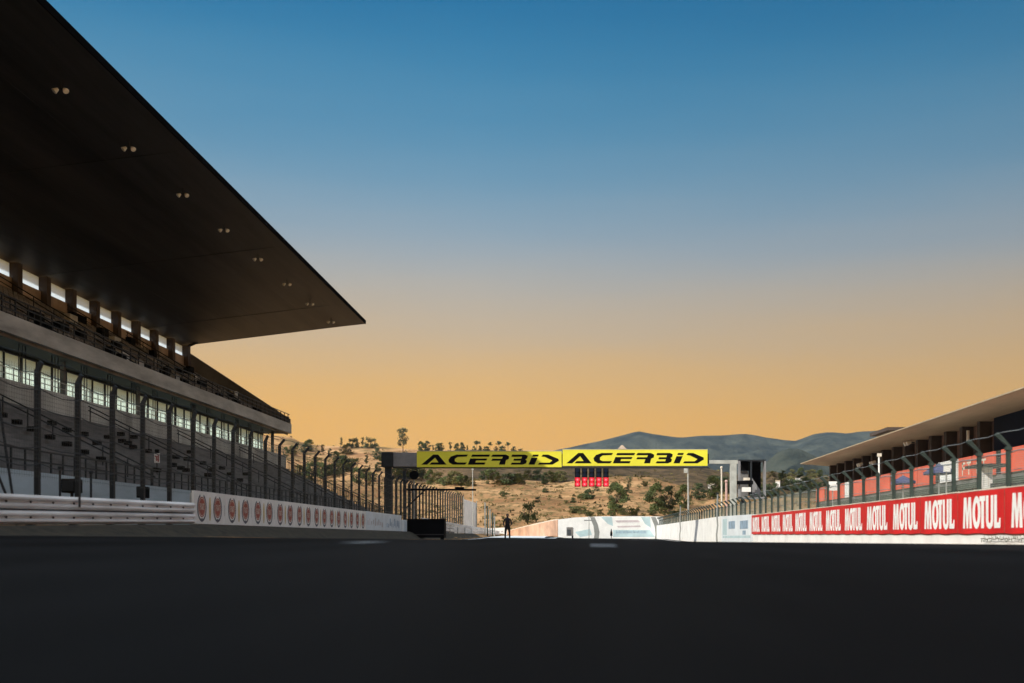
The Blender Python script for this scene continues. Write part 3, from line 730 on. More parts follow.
# start lights
for k in range(5):
    px = 577.5 + 7.1 * k; a = at(px, 0, GY)
    lab = ('leftmost' if k == 0 else 'rightmost' if k == 4 else 'middle' if k == 2 else 'second from the left' if k == 1 else 'fourth from the left')
    r = empty('start_light', (a.x, GY, at(0, 468.3, GY).z), lab + ' of the five start light columns, its lower lamps lit red', 'start light', 'start lights hanging below the gantry')
    x0, x1 = at(px - 2.7, 0, GY).x, at(px + 2.7, 0, GY).x
    zt, zm, zb = at(0, 468.4, GY).z, at(0, 477.4, GY).z, at(0, 486.6, GY).z
    MB().box(x0, x1, GY - .05, GY + .25, zb, zt).build('housing', 'sign_black', r, bevel=.02)
    xc = (x0 + x1) / 2
    for j in range(4):
        zc = zt - (j + .5) * (zt - zb) / 4; lit = j >= 2
        l = MB().tube((xc, GY - .052, zc), (xc, GY - .10, zc), .17, .16, 14).build('lamp', 'red_lamp' if lit else 'dark_glass', r)
        if lit: MB().tube((xc, GY - .101, zc), (xc, GY - .108, zc), .08, .07, 12).build('bulb', 'red_core', l)
    # red side visors on the lit half
    MB().box(x0 - .015, x0 - .001, GY - .13, GY + .2, zb, zm).box(x1 + .001, x1 + .015, GY - .13, GY + .2, zb, zm).box(x0, x1, GY - .056, GY - .051, zb, zm).build('visor', 'red_paint', r)
    MB().box(xc - .03, xc + .03, GY + .05, GY + .11, zt, at(0, 467.1, GY).z).build('hanger', 'steel_dark', r)

# screen tower right of the gantry
TY = 92.0
r = empty('screen_tower', at(750, 540, TY), 'dark open-backed screen tower behind the right gantry post', 'screen tower')
def tb(px0, px1, py0, py1, y0, y1):
    a = at(px0, py1, TY); c = at(px1, py0, TY); return MB().box(a.x, c.x, TY + y0, TY + y1, a.z, c.z)
tb(738.5, 766, 459.6, 460.8, 0, 2.2).build('top_frame', 'steel_dark', r)
tb(764.4, 766, 460.9, 497, 0, .8).build('side_frame', 'gantry_grey', r)
tb(738.5, 740.5, 460.9, 499, 0, .4).build('side_frame', 'gantry_grey', r)
tb(750.5, 752, 460.9, 497, -.02, .3).build('mullion', 'steel_dark', r)
tb(752.1, 764.3, 460.9, 495, 1.8, 2.0).build('screen_back', 'black', r)
tb(740.6, 750.4, 460.9, 470, 1.0, 1.2).build('screen_back', 'black', r)
tb(740.6, 750.4, 470.1, 496, 1.3, 1.5).build('back_panel', 'concrete_dark', r)
tb(738.5, 766, 497, 498.5, 0, 2.2).build('bottom_frame', 'gantry_grey', r)
a = at(752.2, 475, TY); c = at(763, 491, TY); d = at(763, 497, TY); e = at(752.2, 497, TY)
MB().loft([[Vector((q.x, TY + .9, q.z)) for q in (a, c, d, e)], [Vector((q.x, TY + 1.0, q.z)) for q in (a, c, d, e)]]).build('lit_patch', 'gantry_grey', r)  # grey wedge drawing the diagonal light patch and its shadow edge
tb(742, 745, 498.6, 545, .3, .7).build('leg', 'steel_dark', r); tb(760, 763, 498.6, 545, .3, .7).build('leg', 'steel_dark', r)
tb(733, 752.5, 481, 484.5, -.4, -.05).build('cross_arm', 'black', r)
tb(741.5, 750, 487.5, 492, -.5, -.1).build('white_box', 'board_white', r); tb(743, 749, 478, 480.5, -.5, -.1).build('white_box', 'cream', r)
o = MB().tube(at(722, 545, 96), at(721.5, 468, 96), .10, .07).build('flag_pole', 'cream', origin=at(722, 545, 96)); MB().sphere(at(721.5, 467.5, 96), .13).build('finial', 'cream', o); tag(o, 'taller pale pole just left of the right gantry post', 'pole')
o = MB().tube(at(727, 545, 98), at(726.3, 482, 98), .13, .11).build('flag_pole', 'pink_pole', origin=at(727, 545, 98)); MB().sphere(at(726.3, 481.5, 98), .16).build('finial', 'pink_pole', o); tag(o, 'shorter pinkish pole between the pale pole and the gantry post', 'pole')
o = empty('lamp_post', at(688, 505, 140), 'slim grey lamp post under the right end of the yellow board', 'lamp post')
MB().tube(at(688.5, 520, 140), at(688, 467, 140), .16, .12).build('pole', 'galv', o)
MB().box(at(684, 0, 140).x, at(687.6, 0, 140).x, 139.8, 140.2, at(0, 473, 140).z, at(0, 467.5, 140).z).build('lamp_head', 'gantry_pale', o)
o = empty('lamp_post', at(541, 520, 150), 'thin pale mast rising behind the left yellow board', 'lamp post')
MB().tube(at(473, 545, 115), at(472.6, 469, 115), .05).build('pole', 'gantry_pale', o)
MB().box(at(471.8, 0, 115).x, at(473.5, 0, 115).x, 114.9, 115.1, at(0, 470, 115).z, at(0, 468.6, 115).z).build('lamp_head', 'gantry_pale', o)
o.location = at(473, 545, 115)
for ch in kids(o):   # children were built against the earlier base
    for v_ in ch.data.vertices: v_.co -= (at(473, 545, 115) - at(541, 520, 150))

# ------------------------------------------------------------------ right wall, banners, fence
RX = 9.7
wl = tag(MB().loft([[(RX + .05, y_, zz(-.4)), (RX + .05, y_, zz(t)), (RX + .32, y_, zz(t)), (RX + .32, y_, zz(-.4))] for y_, t in ((-6, 1.0), (22, 1.08), (57.4, 1.22))]).build('pit_wall', 'white_paint', origin=(RX, 20, 0)),
         'white painted pit wall under the red banners on the right', 'wall')
def top_r(Y): return lerp(1.14, 1.29, (Y - 22) / 35)
def bot_r(Y): return lerp(.10, .22, (Y - 22) / 35)
def letters_motul():
    P = [[(0, 0), (.07, 1), (.25, 1), (.31, .50), (.38, 1), (.56, 1), (.62, 0), (.46, 0), (.44, .62), (.36, 0), (.26, 0), (.17, .62), (.15, 0)]]
    P += ring(.93, .5, .27, .52, .10, .30, 26)
    P += [[(1.12, 1), (1.12, .84), (1.24, .84), (1.24, 0), (1.42, 0), (1.42, .84), (1.50, .84), (1.50, 1)]]
    P += [[(1.54, 1), (1.54, .22), (1.60, .06), (1.72, -.02), (1.84, -.02), (1.95, .06), (2.0, .22), (2.0, 1), (1.85, 1), (1.85, .24), (1.82, .17), (1.78, .15), (1.73, .17), (1.70, .24), (1.70, 1)]]
    P += [[(2.05, 1), (2.05, 0), (2.42, 0), (2.44, .30), (2.36, .30), (2.33, .17), (2.22, .17), (2.22, 1)]]
    return P
LET = letters_motul()
MY = [57.2 - 2.88 * k for k in range(14)]
for k, Y in enumerate(MY):
    # the board runs from its far edge Y+.3 to its near edge; reader sees -y to the RIGHT
    ya, yb = Y + .33, Y + .33 - 2.88
    r = empty('banner_board', (RX, Y, zz(.1)), '', 'advert banner', 'red banner boards with white lettering along the pit wall')
    r['label'] = 'red banner with white lettering on the right wall, ' + ('farthest, beside the blue section' if k == 0 else 'cut by the right photo edge' if k == 12 else 'just outside the right photo edge' if k == 13 else ORD[k] + ' from the far end')
    q = []
    pn = MB(); n = 8
    secs = []
    for j in range(n + 1):
        y_ = lerp(ya, yb + .01, j / n); zb = bot_r(y_) + .012 * math.sin(y_ * 4.4)
        secs.append([(RX, y_, zz(zb)), (RX, y_, zz(top_r(y_))), (RX + .045, y_, zz(top_r(y_))), (RX + .045, y_, zz(zb))])
    pn.loft(secs).build('panel', 'red_paint', r)
    b = MB()
    for pl in LET:
        q = []
        for u, v in pl:
            y_ = Y - u * (2.3 / 2.44); z0 = bot_r(y_) + .13; z1 = top_r(y_) - .13
            q.append((RX - .004, y_, zz(lerp(z0, z1, v))))
        b.poly(q)
    b.build('lettering', 'white_paint', r)
    MB().box(RX - .006, RX - .001, yb + .012, yb + .045, zz(bot_r(yb) + .02), zz(top_r(yb) - .01)).build('seam', 'red_seal', r)
    MB().box(RX - .003, RX + .045, yb + .01, ya, zz(top_r(Y - 1.1) + .012), zz(top_r(Y - 1.1) + .035)).build('trim', 'cream', r)
# continuing pale walls
r = empty('barrier_wall', (RX, 62, 0), 'pale blue printed wall section between the red banners and the white wall', 'wall')
MB().loft([[(RX, y_, zz(-.4)), (RX, y_, zz(t)), (RX + .3, y_, zz(t)), (RX + .3, y_, zz(-.4))] for y_, t in ((57.6, 1.36), (70, 1.52))]).build('panel', 'board_cool', r)
fr = lambda u, v: (RX - .004, 57.6 + u, zz(v))
art([rect(1.2, .55, 4.2, 1.05), rect(6.2, .6, 9.0, 1.1), rect(2.0, .2, 3.2, .45)], fr).build('print', 'blue_print', r)
art([rect(.3, .0, 11.8, .15), rect(9.8, .2, 11.8, 1.3)], fr).build('print', 'blue_pale', r)
r = tag(MB().loft([[(RX, y_, zz(-.4)), (RX, y_, zz(t)), (RX + .3, y_, zz(t)), (RX + .3, y_, zz(-.4))] for y_, t in ((70.05, 1.53), (126, 1.62), (131.8, 1.65))]).build('barrier_wall', 'white_paint', origin=(RX, 90, 0)),
        'long plain white wall on the right beyond the blue section', 'wall')
for (px, lab) in ((680, 'dark thin pole against the white wall, the further one'), (717, 'dark thin pole against the white wall, the nearer one')):
    Y = 9.45 / ((px - VX) / F)
    o = MB().path([(9.45, Y, zz(-.4)), (9.42, Y, zz(.3)), (9.5, Y, zz(.9)), (9.45, Y, zz(1.6)), (9.5, Y, zz(3.1))], .06, 6).build('cable_pole', 'grey_band', origin=(9.45, Y, zz(-.3)))
    MB().box(9.38, 9.56, Y - .08, Y + .08, zz(3.1), zz(3.2)).build('cap', 'steel_dark', o); tag(o, lab, 'pole')
# low weed twig on the white band
r = empty('weed', (RX - .05, 22.6, zz(-.02)), 'straggly dark green weed lying along the foot of the white band', 'weed')
rnd = random.Random(5); b = MB(); b2 = MB()
b.path([(RX - .03, 24.3 - .12 * i, zz(-.02 + .012 * math.sin(i * 1.7))) for i in range(26)], .010, 4)
for i in range(26):
    y_ = 24.2 - .11 * i
    for s in range(3):
        a = rnd.uniform(-.9, .9); l = rnd.uniform(.03, .09)
        p0 = Vector((RX - .035, y_, zz(-.02))); p1 = p0 + Vector((-.01, math.sin(a) * l, math.cos(a) * l * rnd.choice((-1, 1))))
        b2.loft([[p0 + Vector((0, -.008, 0)), p0 + Vector((0, .008, 0)), p0 + Vector((-.004, 0, .004))], [p1 + Vector((0, -.012, 0)), p1 + Vector((0, .012, 0)), p1 + Vector((-.004, 0, .01))]])
b.build('stem', 'trunk', r); b2.build('leaves', 'leaf_dark', r)

# right fence
FR = 9.92
rf = empty('catch_fence', (FR, 60, 1.2), 'long wire mesh catch fence with angled post tops along the right wall', 'fence')
k = 0; Y = 21.6
while Y < 130:
    zb = top_r(Y) - .15; zt = lerp(2.14, 2.36, (Y - 20) / 110)
    w = .042
    b = MB().box(FR - w, FR + w, Y - .05, Y + .05, zz(zb), zz(zt))
    for s in (-1,):
        b.loft([[(FR - w, Y - .045, zz(zt + .001)), (FR + w, Y - .045, zz(zt + .001)), (FR + w, Y + .045, zz(zt + .001)), (FR - w, Y + .045, zz(zt + .001))],
                [(FR - .34, Y - .045, zz(zt + .25)), (FR - .24, Y - .045, zz(zt + .32)), (FR - .24, Y + .045, zz(zt + .32)), (FR - .34, Y + .045, zz(zt + .25))]])
    b.box(FR - .07, FR + .07, Y - .07, Y + .07, zz(zt - .10), zz(zt - .03))
    b.build('post', 'steel_green', rf); Y += 1.72; k += 1
for (dx, h) in ((-.29, .28), (.08, -.12), (.08, -.55), (.08, -.95)):
    pts = []
    for j in range(0, 130):
        Y = 19.5 + .86 * j; zt = lerp(2.14, 2.36, (Y - 20) / 110); pts.append((FR + dx, Y, zz(zt + h - (.035 if j % 2 else 0))))
    MB().path(pts, .016 if h == -.12 else .008, 4).build('cable', 'galv', rf)
MB().loft([[(FR + .09, y_, zz(top_r(y_) - .1)), (FR + .09, y_, zz(lerp(2.1, 2.3, (y_ - 20) / 110)))] for y_ in (19, 46)], closed=False).build('mesh', 'mesh_right', rf)
MB().loft([[(FR + .09, y_, zz(top_r(y_) - .1)), (FR + .09, y_, zz(lerp(2.1, 2.3, (y_ - 20) / 110)))] for y_ in (46.02, 90, 130)], closed=False).build('mesh', 'mesh_far', rf)
for j in range(19):   # vertical mesh frames between posts
    pass

# frontal barrier at the bend
BY = 131.9
r = empty('barrier_wall', (3.5, BY, 0), 'tall white barrier across the bend with pale blue print and two dark curved bands', 'wall')
def fb(px, py, d=0.0): q = at(px, py, BY); return (q.x, BY - d, q.z)
tops = [(558, 519.5), (575, 517.5), (600, 516.3), (640, 516.2), (663, 516.6)]
sec = []
for px, py in tops: a = at(px, py, BY); sec.append([(a.x, BY, zz(-.5)), (a.x, BY, a.z), (a.x, BY + .6, a.z), (a.x, BY + .6, zz(-.5))])
MB().loft(sec).build('body', 'white_paint', r)
for c0 in (590, 651):
    out = [(c0, 517), (c0 + 4.5, 517), (c0 + 8, 525), (c0 + 9.5, 532), (c0 + 8.5, 541), (c0 + 3.5, 541), (c0 + 4.5, 534), (c0 + 3.5, 526)]
    MB().poly([fb(x, y_, .01) for x, y_ in out]).build('band', 'grey_band', r)
b = MB()
for q in ([(601, 517), (612, 517), (613, 526), (608, 524)], [(641, 517), (650, 517), (651, 528), (645, 524)], [(613, 530), (650, 530), (655, 537), (613, 537)], [(575, 532), (590, 529), (592, 535), (580, 537)]):
    b.poly([fb(x, y_, .008) for x, y_ in q])
b.build('print', 'blue_pale', r)
b = MB()
for q in ([(615, 520.5), (638, 520), (640, 522.2), (617, 522.5)], [(617, 526), (640, 525.5), (641, 527), (618, 527.5)]): b.poly([fb(x, y_, .008) for x, y_ in q])
b.build('print', 'mauve_pale', r)
b = MB(); rnd = random.Random(2)
for k in range(22):
    px = 616 + k * 1.4; b.poly([fb(px, 533 + rnd.random(), .016), fb(px + .7, 533, .016), fb(px + .7, 531 - rnd.random(), .016), fb(px, 531.5, .016)])
b.build('print', 'blue_print', r)
# tan printed barrier receding to the left
r = empty('barrier_wall', at(535, 538, 190), 'low tan printed barrier receding left of the white one', 'wall')
sec = []
for t in range(9):
    px = lerp(557.5, 506, t / 8); Yb = lerp(BY + .3, 162, t / 8); py = lerp(519.8, 531.5, (t / 8) ** 1.15)
    a = at(px, py, Yb); sec.append([(a.x, Yb, zz(-.8)), (a.x, Yb, a.z), (a.x + .2, Yb + .6, a.z), (a.x + .2, Yb + .6, zz(-.8))])
MB().loft(sec).build('body', 'tan_print', r)
b = MB()
b.loft([[s[1], (s[1][0], s[1][1] - .02, s[1][2] + .10), (s[1][0] + .2, s[1][1] + .6, s[1][2] + .10), (s[1][0] + .2, s[1][1] + .6, s[1][2])] for s in sec]); b.build('coping', 'cream', r)
# white piece left of the person
r = empty('barrier_wall', at(495, 540, 150), 'short bright white barrier between the left fence end and the person', 'wall')
a = at(486, 528.5, 150); c = at(507, 527.5, 150)
MB().loft([[(a.x, 150, zz(-.5)), (a.x, 150, a.z), (a.x, 150.5, a.z), (a.x, 150.5, zz(-.5))], [(c.x, 150, zz(-.5)), (c.x, 150, c.z), (c.x, 150.5, c.z), (c.x, 150.5, zz(-.5))]]).build('body', 'white_paint', r)
b = MB()
for (u, v_) in ((488, 531), (492, 530.5), (497, 531.5), (501, 530.8), (490, 535), (498, 535.5)):
    q = [at(u, v_, 150), at(u + 2, v_, 150), at(u + 2.2, v_ + 1.2, 150), at(u, v_ + 1.4, 150)]; b.poly([(w.x, 149.99, w.z) for w in q])
b.build('print', 'mauve_pale', r)
# small posts in front of the frontal barrier
r = empty('marshal_board', at(573, 545, 104), 'small dark board in a tan frame on a post before the white barrier', 'board')
MB().tube(at(572.5, 545, 104), at(572.5, 528, 104), .09).build('post', 'brown_column', r)
a = at(566.5, 536, 104); c = at(573, 527.2, 104)
MB().box(a.x, c.x, 103.9, 104, a.z, c.z).build('frame', 'cream', r)
a = at(567.3, 535, 104); c = at(571, 529.5, 104); MB().box(a.x, c.x, 103.85, 103.9, a.z, c.z).build('face', 'grey_band', r)
r = empty('marker_post', at(611, 545, 104), 'thin post with a small dark pointed lantern before the white barrier', 'post')
MB().tube(at(611.3, 546, 104), at(611.3, 536, 104), .035).build('post', 'steel_dark', r)
a = at(611.3, 536, 104); MB().tube(a, a + Vector((0, 0, .35)), .12, .12).tube(a + Vector((0, 0, .35)), a + Vector((0, 0, .75)), .11, .02).build('lantern', 'black', r)
r = empty('signal_boom', at(590, 520, 128), 'short dark arm sticking out over the top of the white barrier', 'arm')
MB().tube(at(584, 520.3, 128), at(594, 520.3, 128), .07).build('arm', 'grey_band', r); MB().tube(at(589, 545, 128), at(589, 516, 128), .05).build('post', 'galv', r)

# ------------------------------------------------------------------ pit building on the right
pb = empty('pit_building', (26, 60, 0), 'low pit building with tan overhanging roof and red balcony panels, far right', 'building')
PE_ = 101.0; PN = 10.0
MB().loft([[(22, y_, zz(7.46)), (24.7, y_, zz(7.27)), (34, y_, zz(7.27)), (34, y_, zz(7.7)), (22.1, y_, zz(7.53))] for y_ in (PN, PE_)]).build('roof', 'roof_tan', pb)
MB().loft([[(21.97, y_, zz(7.47)), (21.97, y_, zz(7.55)), (22.12, y_, zz(7.56)), (22.12, y_, zz(7.535))] for y_ in (PN, PE_ + .03)]).build('fascia', 'fascia', pb)
MB().box(25.5, 33, 60.8, PE_ - .3, zz(-.3), zz(7.26)).build('wall', 'brown_back', pb)
MB().box(24.9, 33, PN, 60.6, zz(-.3), zz(7.26)).build('glass_wall', 'dark_glass', pb)
Y = PE_ - .5
while Y > 61.5:
    MB().box(24.75, 25.48, Y - .45, Y, zz(-.3), zz(7.26)).build('column', 'brown_column', pb); Y -= 2.9
# balcony floor and dark window band
MB().box(23.6, 25.49, PN, PE_ - .3, zz(3.35), zz(3.6)).build('balcony_floor', 'concrete_dark', pb)
Y = PE_ - .4; k = 0
while Y > 14:
    w = 3.2 if k % 4 != 3 else 2.0
    s = MB().box(23.45, 23.55, Y - w, Y, zz(3.62), zz(4.95)).build('balcony_panel', 'red_panel' if k % 7 != 3 else 'white_paint', pb)
    if abs((Y - w / 2) - 60) < 1.8:
        ft = [rect(0, 0, .14, .8), rect(0, .66, .5, .8), rect(0, .36, .4, .5), rect(.75, .66, 1.4, .8), rect(1.0, 0, 1.15, .66)]
        art(ft, lambda u, v: (23.445, Y - .6 - u, zz(3.85 + v))).build('lettering', 'cream', s)
    Y -= w + (.9 if k % 3 == 0 else .25); k += 1
MB().box(23.46, 23.6, PN, PE_ - .3, zz(3.0), zz(3.34)).build('sill_band', 'steel_green', pb)
Y = PE_ - 2
while Y > 16:
    MB().box(24.9, 25.0, Y - 3.6, Y, zz(-.2), zz(2.9)).build('garage_door', 'steel_green', pb) if Y > 64 else MB().box(24.8, 24.88, Y - 3.6, Y, zz(-.2), zz(2.9)).build('garage_door', 'steel_green', pb)
    Y -= 4.4
# plant room on the roof
MB().box(28.2, 31, 91.5, 96, zz(7.71), zz(9.8)).build('plant_room', 'gantry_grey', pb); MB().box(27.7, 31.4, 91, 96.6, zz(9.81), zz(10.1)).build('plant_roof', 'brown_column', pb)
# spotlights on the facade
for (px, py, lab) in ((910, 442.5, 'cluster of pale spotlights under the pit roof, the middle cluster'), (968, 436, 'single upright pale lamp on the pit facade nearest the dark glass'), (862, 464, 'pale spotlight pair low on the pit facade, farthest from the camera'), (875, 462, 'pale spotlight beside the white pole on the pit facade')):
    Y = 24.4 / ((px - VX) / F); c = at(px, py, Y)
    r = empty('spotlight', c, lab, 'spotlight')
    MB().tube(c, (24.74, Y, c.z), .04).build('bracket', 'steel_dark', r)
    if px == 968: MB().tube(c - Vector((0, 0, .35)), c + Vector((0, 0, .35)), .10).build('lamp_head', 'cream', r)
    else:
        for s in (-.35, .25): MB().tube(c + Vector((-.05, s, 0)), c + Vector((-.35, s, -.12)), .12, .17).build('lamp_head', 'cream', r)
o = empty('mast', (14, 14 / .296, zz(-.2)), 'slim white mast in the pit lane in front of the spotlights', 'mast')
Y = 14 / .296; MB().tube((14, Y, zz(-.25)), (14, Y, zz(3.9)), .05, .04).build('pole', 'board_white', o); MB().box(13.93, 14.1, Y - .08, Y + .08, zz(3.85), zz(4.0)).build('lamp_head', 'cream', o)
# pit wall stand near the right edge
r = empty('pit_stand', (11.6, 29, zz(-.25)), 'pit wall stand with white posts and a dark roof behind the nearest banners', 'stand')
for (px, Y) in ((981, 28.6), (985.5, 28.6), (990, 28.6)):
    x = (px - VX) / F * Y; MB().box(x - .055, x + .055, Y - .05, Y + .05, zz(-.25), zz(2.02)).build('post', 'board_white', r)
x = (979 - VX) / F * 28.6; MB().box(x - .1, x + .75, 28.2, 29.4, zz(2.03), zz(2.10)).build('roof', 'steel_dark', r)
MB().box(x + .3, x + 1.1, 28.3, 29.3, zz(1.5), zz(1.56)).build('shelf', 'steel_dark', r)
MB().box(x + .3, x + .36, 28.3, 29.3, zz(-.25), zz(1.5)).build('leg', 'steel_dark', r)
MB().box(x + 1.0, x + 1.06, 28.3, 29.3, zz(-.25), zz(1.5)).build('leg', 'steel_dark', r)
# navy parasols and white boards in the pit lane
for (px, py, Y, lab) in ((903, 479, 44, 'low navy parasol behind the right fence, the further one'), (939, 468, 36, 'low navy parasol behind the right fence, the nearer one')):
    c = at(px, py, Y); r = empty('parasol', (c.x, Y, zz(-.25)), lab, 'parasol')
    n = 8; rim = [(c.x + .5 * math.cos(2 * math.pi * i / n), Y + .9 * math.sin(2 * math.pi * i / n), c.z - .12) for i in range(n)]
    cv = MB(); cv.add([(c.x, Y, c.z + .16)] + rim + [(p_[0], p_[1], p_[2] - .10) for p_ in rim], [(0, 1 + i, 1 + (i + 1) % n) for i in range(n)] + [(1 + i, 1 + n + i, 1 + n + (i + 1) % n, 1 + (i + 1) % n) for i in range(n)])
    cv.build('canopy', 'navy_cloth', r); MB().tube((c.x, Y, zz(-.25)), (c.x, Y, c.z + .2), .03).build('pole', 'galv', r)
for (px, py, Y, w, h, lab) in ((947, 467, 34, .22, .33, 'small white board behind the fence beside the nearer parasol'), (833, 486, 60, .5, .55, 'white panel standing behind the fence near the building end')):
    c = at(px, py, Y); r = empty('notice_board', (c.x, Y, zz(-.25)), lab, 'board')
    MB().box(c.x - w / 2, c.x + w / 2, Y - .03, Y + .03, c.z - h / 2, c.z + h / 2).build('panel', 'board_white', r); MB().tube((c.x, Y + .06, zz(-.25)), (c.x, Y + .06, c.z), .03).build('pole', 'galv', r)

# ------------------------------------------------------------------ person on the track
def skin_fig(name, pts, edges, m, parent=None, sub=2):
    me = bpy.data.meshes.new(name); me.from_pydata([p[:3] for p in pts], edges, []); me.update()
    ob = bpy.data.objects.new(name, me); COL.objects.link(ob)
    if parent: ob.parent = parent
    me.materials.append(M[m])
    sk = ob.modifiers.new('skin', 'SKIN'); sk.use_smooth_shade = True
    for i, p in enumerate(pts): me.skin_vertices[0].data[i].radius = (p[3], p[4] if len(p) > 4 else p[3])
    me.skin_vertices[0].data[0].use_root = True
    sb = ob.modifiers.new('sub', 'SUBSURF'); sb.levels = sub; sb.render_levels = sub
    return ob
PY = 66.0; px_ = (507.5 - VX) / F * PY; gz = ground_z(px_, PY) + .006
pr = empty('person', (px_, PY, gz), 'person standing alone on the track in dark clothes, seen as a silhouette', 'person')
pts = [(0, 0, .95, .15, .11), (0, 0, 1.12, .145, .10), (0, 0, 1.32, .19, .12), (0, 0, 1.45, .15, .10), (0, -.01, 1.54, .058), (0, -.02, 1.62, .08), (0, -.02, 1.72, .085, .09),
       (-.20, 0, 1.41, .062), (-.27, .02, 1.14, .048), (-.20, -.16, .98, .037), (-.16, -.22, .95, .034),
       (.20, 0, 1.41, .062), (.28, .0, 1.14, .048), (.22, -.16, 1.04, .037), (.17, -.24, 1.06, .034),
       (-.11, 0, .86, .095), (-.14, -.01, .50, .068), (-.16, .02, .10, .045), (-.17, -.12, .04, .042),
       (.11, 0, .86, .095), (.13, -.01, .50, .068), (.15, .02, .10, .045), (.17, -.12, .04, .042)]
ed = [(0, 1), (1, 2), (2, 3), (3, 4), (4, 5), (5, 6), (3, 7), (7, 8), (8, 9), (9, 10), (3, 11), (11, 12), (12, 13), (13, 14), (0, 15), (15, 16), (16, 17), (17, 18), (0, 19), (19, 20), (20, 21), (21, 22)]
skin_fig('body', pts, ed, 'cloth_black', pr)
fc = MB().sphere((px_, PY - .03, gz + 1.67), .095, 12, 8, (.86, .98, 1.2)).build('face', 'skin_dark', pr, smooth=True)
MB().tube((px_, PY - .12, gz + 1.67), (px_, PY - .15, gz + 1.645), .012, .02).build('nose', 'skin_dark', fc)
MB().sphere((px_, PY, gz + 1.71), .105, 12, 8, (.95, 1.05, .95)).build('hair', 'cloth_black', pr, smooth=True)
for s in (-1, 1):
    hx = px_ + s * .165
    MB().sphere((hx, PY - .25, gz + (.94 if s < 0 else 1.06)), .04, 8, 6, (.8, 1.1, 1.2)).build('hand', 'skin_dark', pr, smooth=True)
MB().box(px_ - .08, px_ + .10, PY - .34, PY - .24, gz + .99, gz + 1.12).tube((px_ + .01, PY - .30, gz + 1.05), (px_ + .01, PY - .46, gz + 1.05), .045).build('jacket_front', 'cloth_black', pr)
tag(pr)
for o in kids(pr):
    if o.name.startswith('jacket_front'): bpy.data.objects.remove(o)
cam_o = empty('photo_camera', (px_, PY - .3, gz + 1.06), 'small black camera held by the person on the track', 'camera')
MB().box(px_ - .08, px_ + .09, PY - .34, PY - .26, gz + 1.0, gz + 1.11).build('body', 'black', cam_o, bevel=.01)
MB().tube((px_, PY - .34, gz + 1.05), (px_, PY - .45, gz + 1.05), .04).build('lens', 'steel_dark', cam_o)

# ------------------------------------------------------------------ vegetation
def leaves(b, c, r, n, s, rnd, flat=1.0):
    for _ in range(n):
        d = Vector((rnd.gauss(0, 1), rnd.gauss(0, 1), rnd.gauss(0, 1))); d.normalize(); d *= r * rnd.random() ** .4; d.z *= flat
        p = c + d; u = Vector((rnd.gauss(0, 1), rnd.gauss(0, 1), rnd.gauss(0, 1))).normalized(); w = u.orthogonal().normalized()
        k = s * rnd.uniform(.6, 1.3)
        b.add([p - u * k, p + w * k * .6, p + u * k, p - w * k * .6], [(0, 1, 2, 3)])
def proto(name, kind, seed, leafm):
    rnd = random.Random(seed); r = empty(name, (0, 0, -500), '', 'tree' if kind != 'bush' else 'shrub')
    t = MB(); c = MB()
    o = Vector((0, 0, -500))
    def T(p0, p1, r0, r1): t.tube(o + Vector(p0), o + Vector(p1), r0, r1, 7)
    if kind == 'round':
        T((0, 0, -.05), (.02, 0, .35), .035, .025); cl = []
        for k in range(6):
            a = k * 1.05 + rnd.random(); T((.02, 0, .28), (.22 * math.cos(a), .22 * math.sin(a), .6), .016, .006)
        for k in range(34):
            a = rnd.random() * 6.28; h = rnd.uniform(.08, .93); w = .36 * math.sin(math.pi * min(1, (h + .05) / 1.05) ** .8) * rnd.uniform(.4, 1)
            leaves(c, o + Vector((w * math.cos(a), w * math.sin(a), h)), rnd.uniform(.08, .15), 75, .030, rnd, .8)
    elif kind == 'bush':
        for k in range(5): T((0, 0, -.05), (rnd.uniform(-.4, .4), rnd.uniform(-.3, .3), .6), .03, .01)
        for k in range(22):
            a = rnd.random() * 6.28; h = rnd.uniform(.1, .85); w = .62 * math.sqrt(max(0, 1 - (h) ** 2)) * rnd.uniform(.2, 1)
            leaves(c, o + Vector((w * math.cos(a), w * math.sin(a), h)), rnd.uniform(.14, .24), 60, .05, rnd, .8)
    elif kind == 'pine':
        T((0, 0, -.05), (.015, .01, .62), .022, .014)
        for k in range(7):
            a = k * .9; T((.01, 0, .55 + .02 * k), (.22 * math.cos(a), .22 * math.sin(a), .78), .01, .004)
        for k in range(18):
            a = rnd.random() * 6.28; w = rnd.uniform(0, .30); leaves(c, o + Vector((w * math.cos(a), w * math.sin(a), rnd.uniform(.70, .93) - w * .2)), rnd.uniform(.08, .13), 50, .032, rnd, .6)
    else:
        pts = [(0, 0, -.05), (.02, 0, .3), (-.01, .02, .6), (.03, 0, .9)]
        for p0, p1, r0 in zip(pts, pts[1:], (.022, .016, .010)): T(p0, p1, r0, r0 * .7)
        for k in range(20):
            h = rnd.uniform(.35, .98) if k > 3 else rnd.uniform(.0, .12); a = rnd.random() * 6.28; w = rnd.uniform(.03, .15) if k > 3 else .2
            q = Vector((w * math.cos(a), w * math.sin(a), h)); T((0.01, 0, max(.05, h - .12)), q, .008, .003); leaves(c, o + q, rnd.uniform(.06, .11), 45, .028, rnd, 1.1)
    t.build('trunk', 'trunk', r); c.build('crown', leafm, r)
    r.location = (0, 0, 0)
    return r
def hit(px, py):
    Y = 160.0
    while Y < 1400:
        z = ground_z((px - VX) / F * Y, Y) - ZE
        if VY - z / Y * F <= py: return Y
        Y *= 1.006
    return None
protos = {}
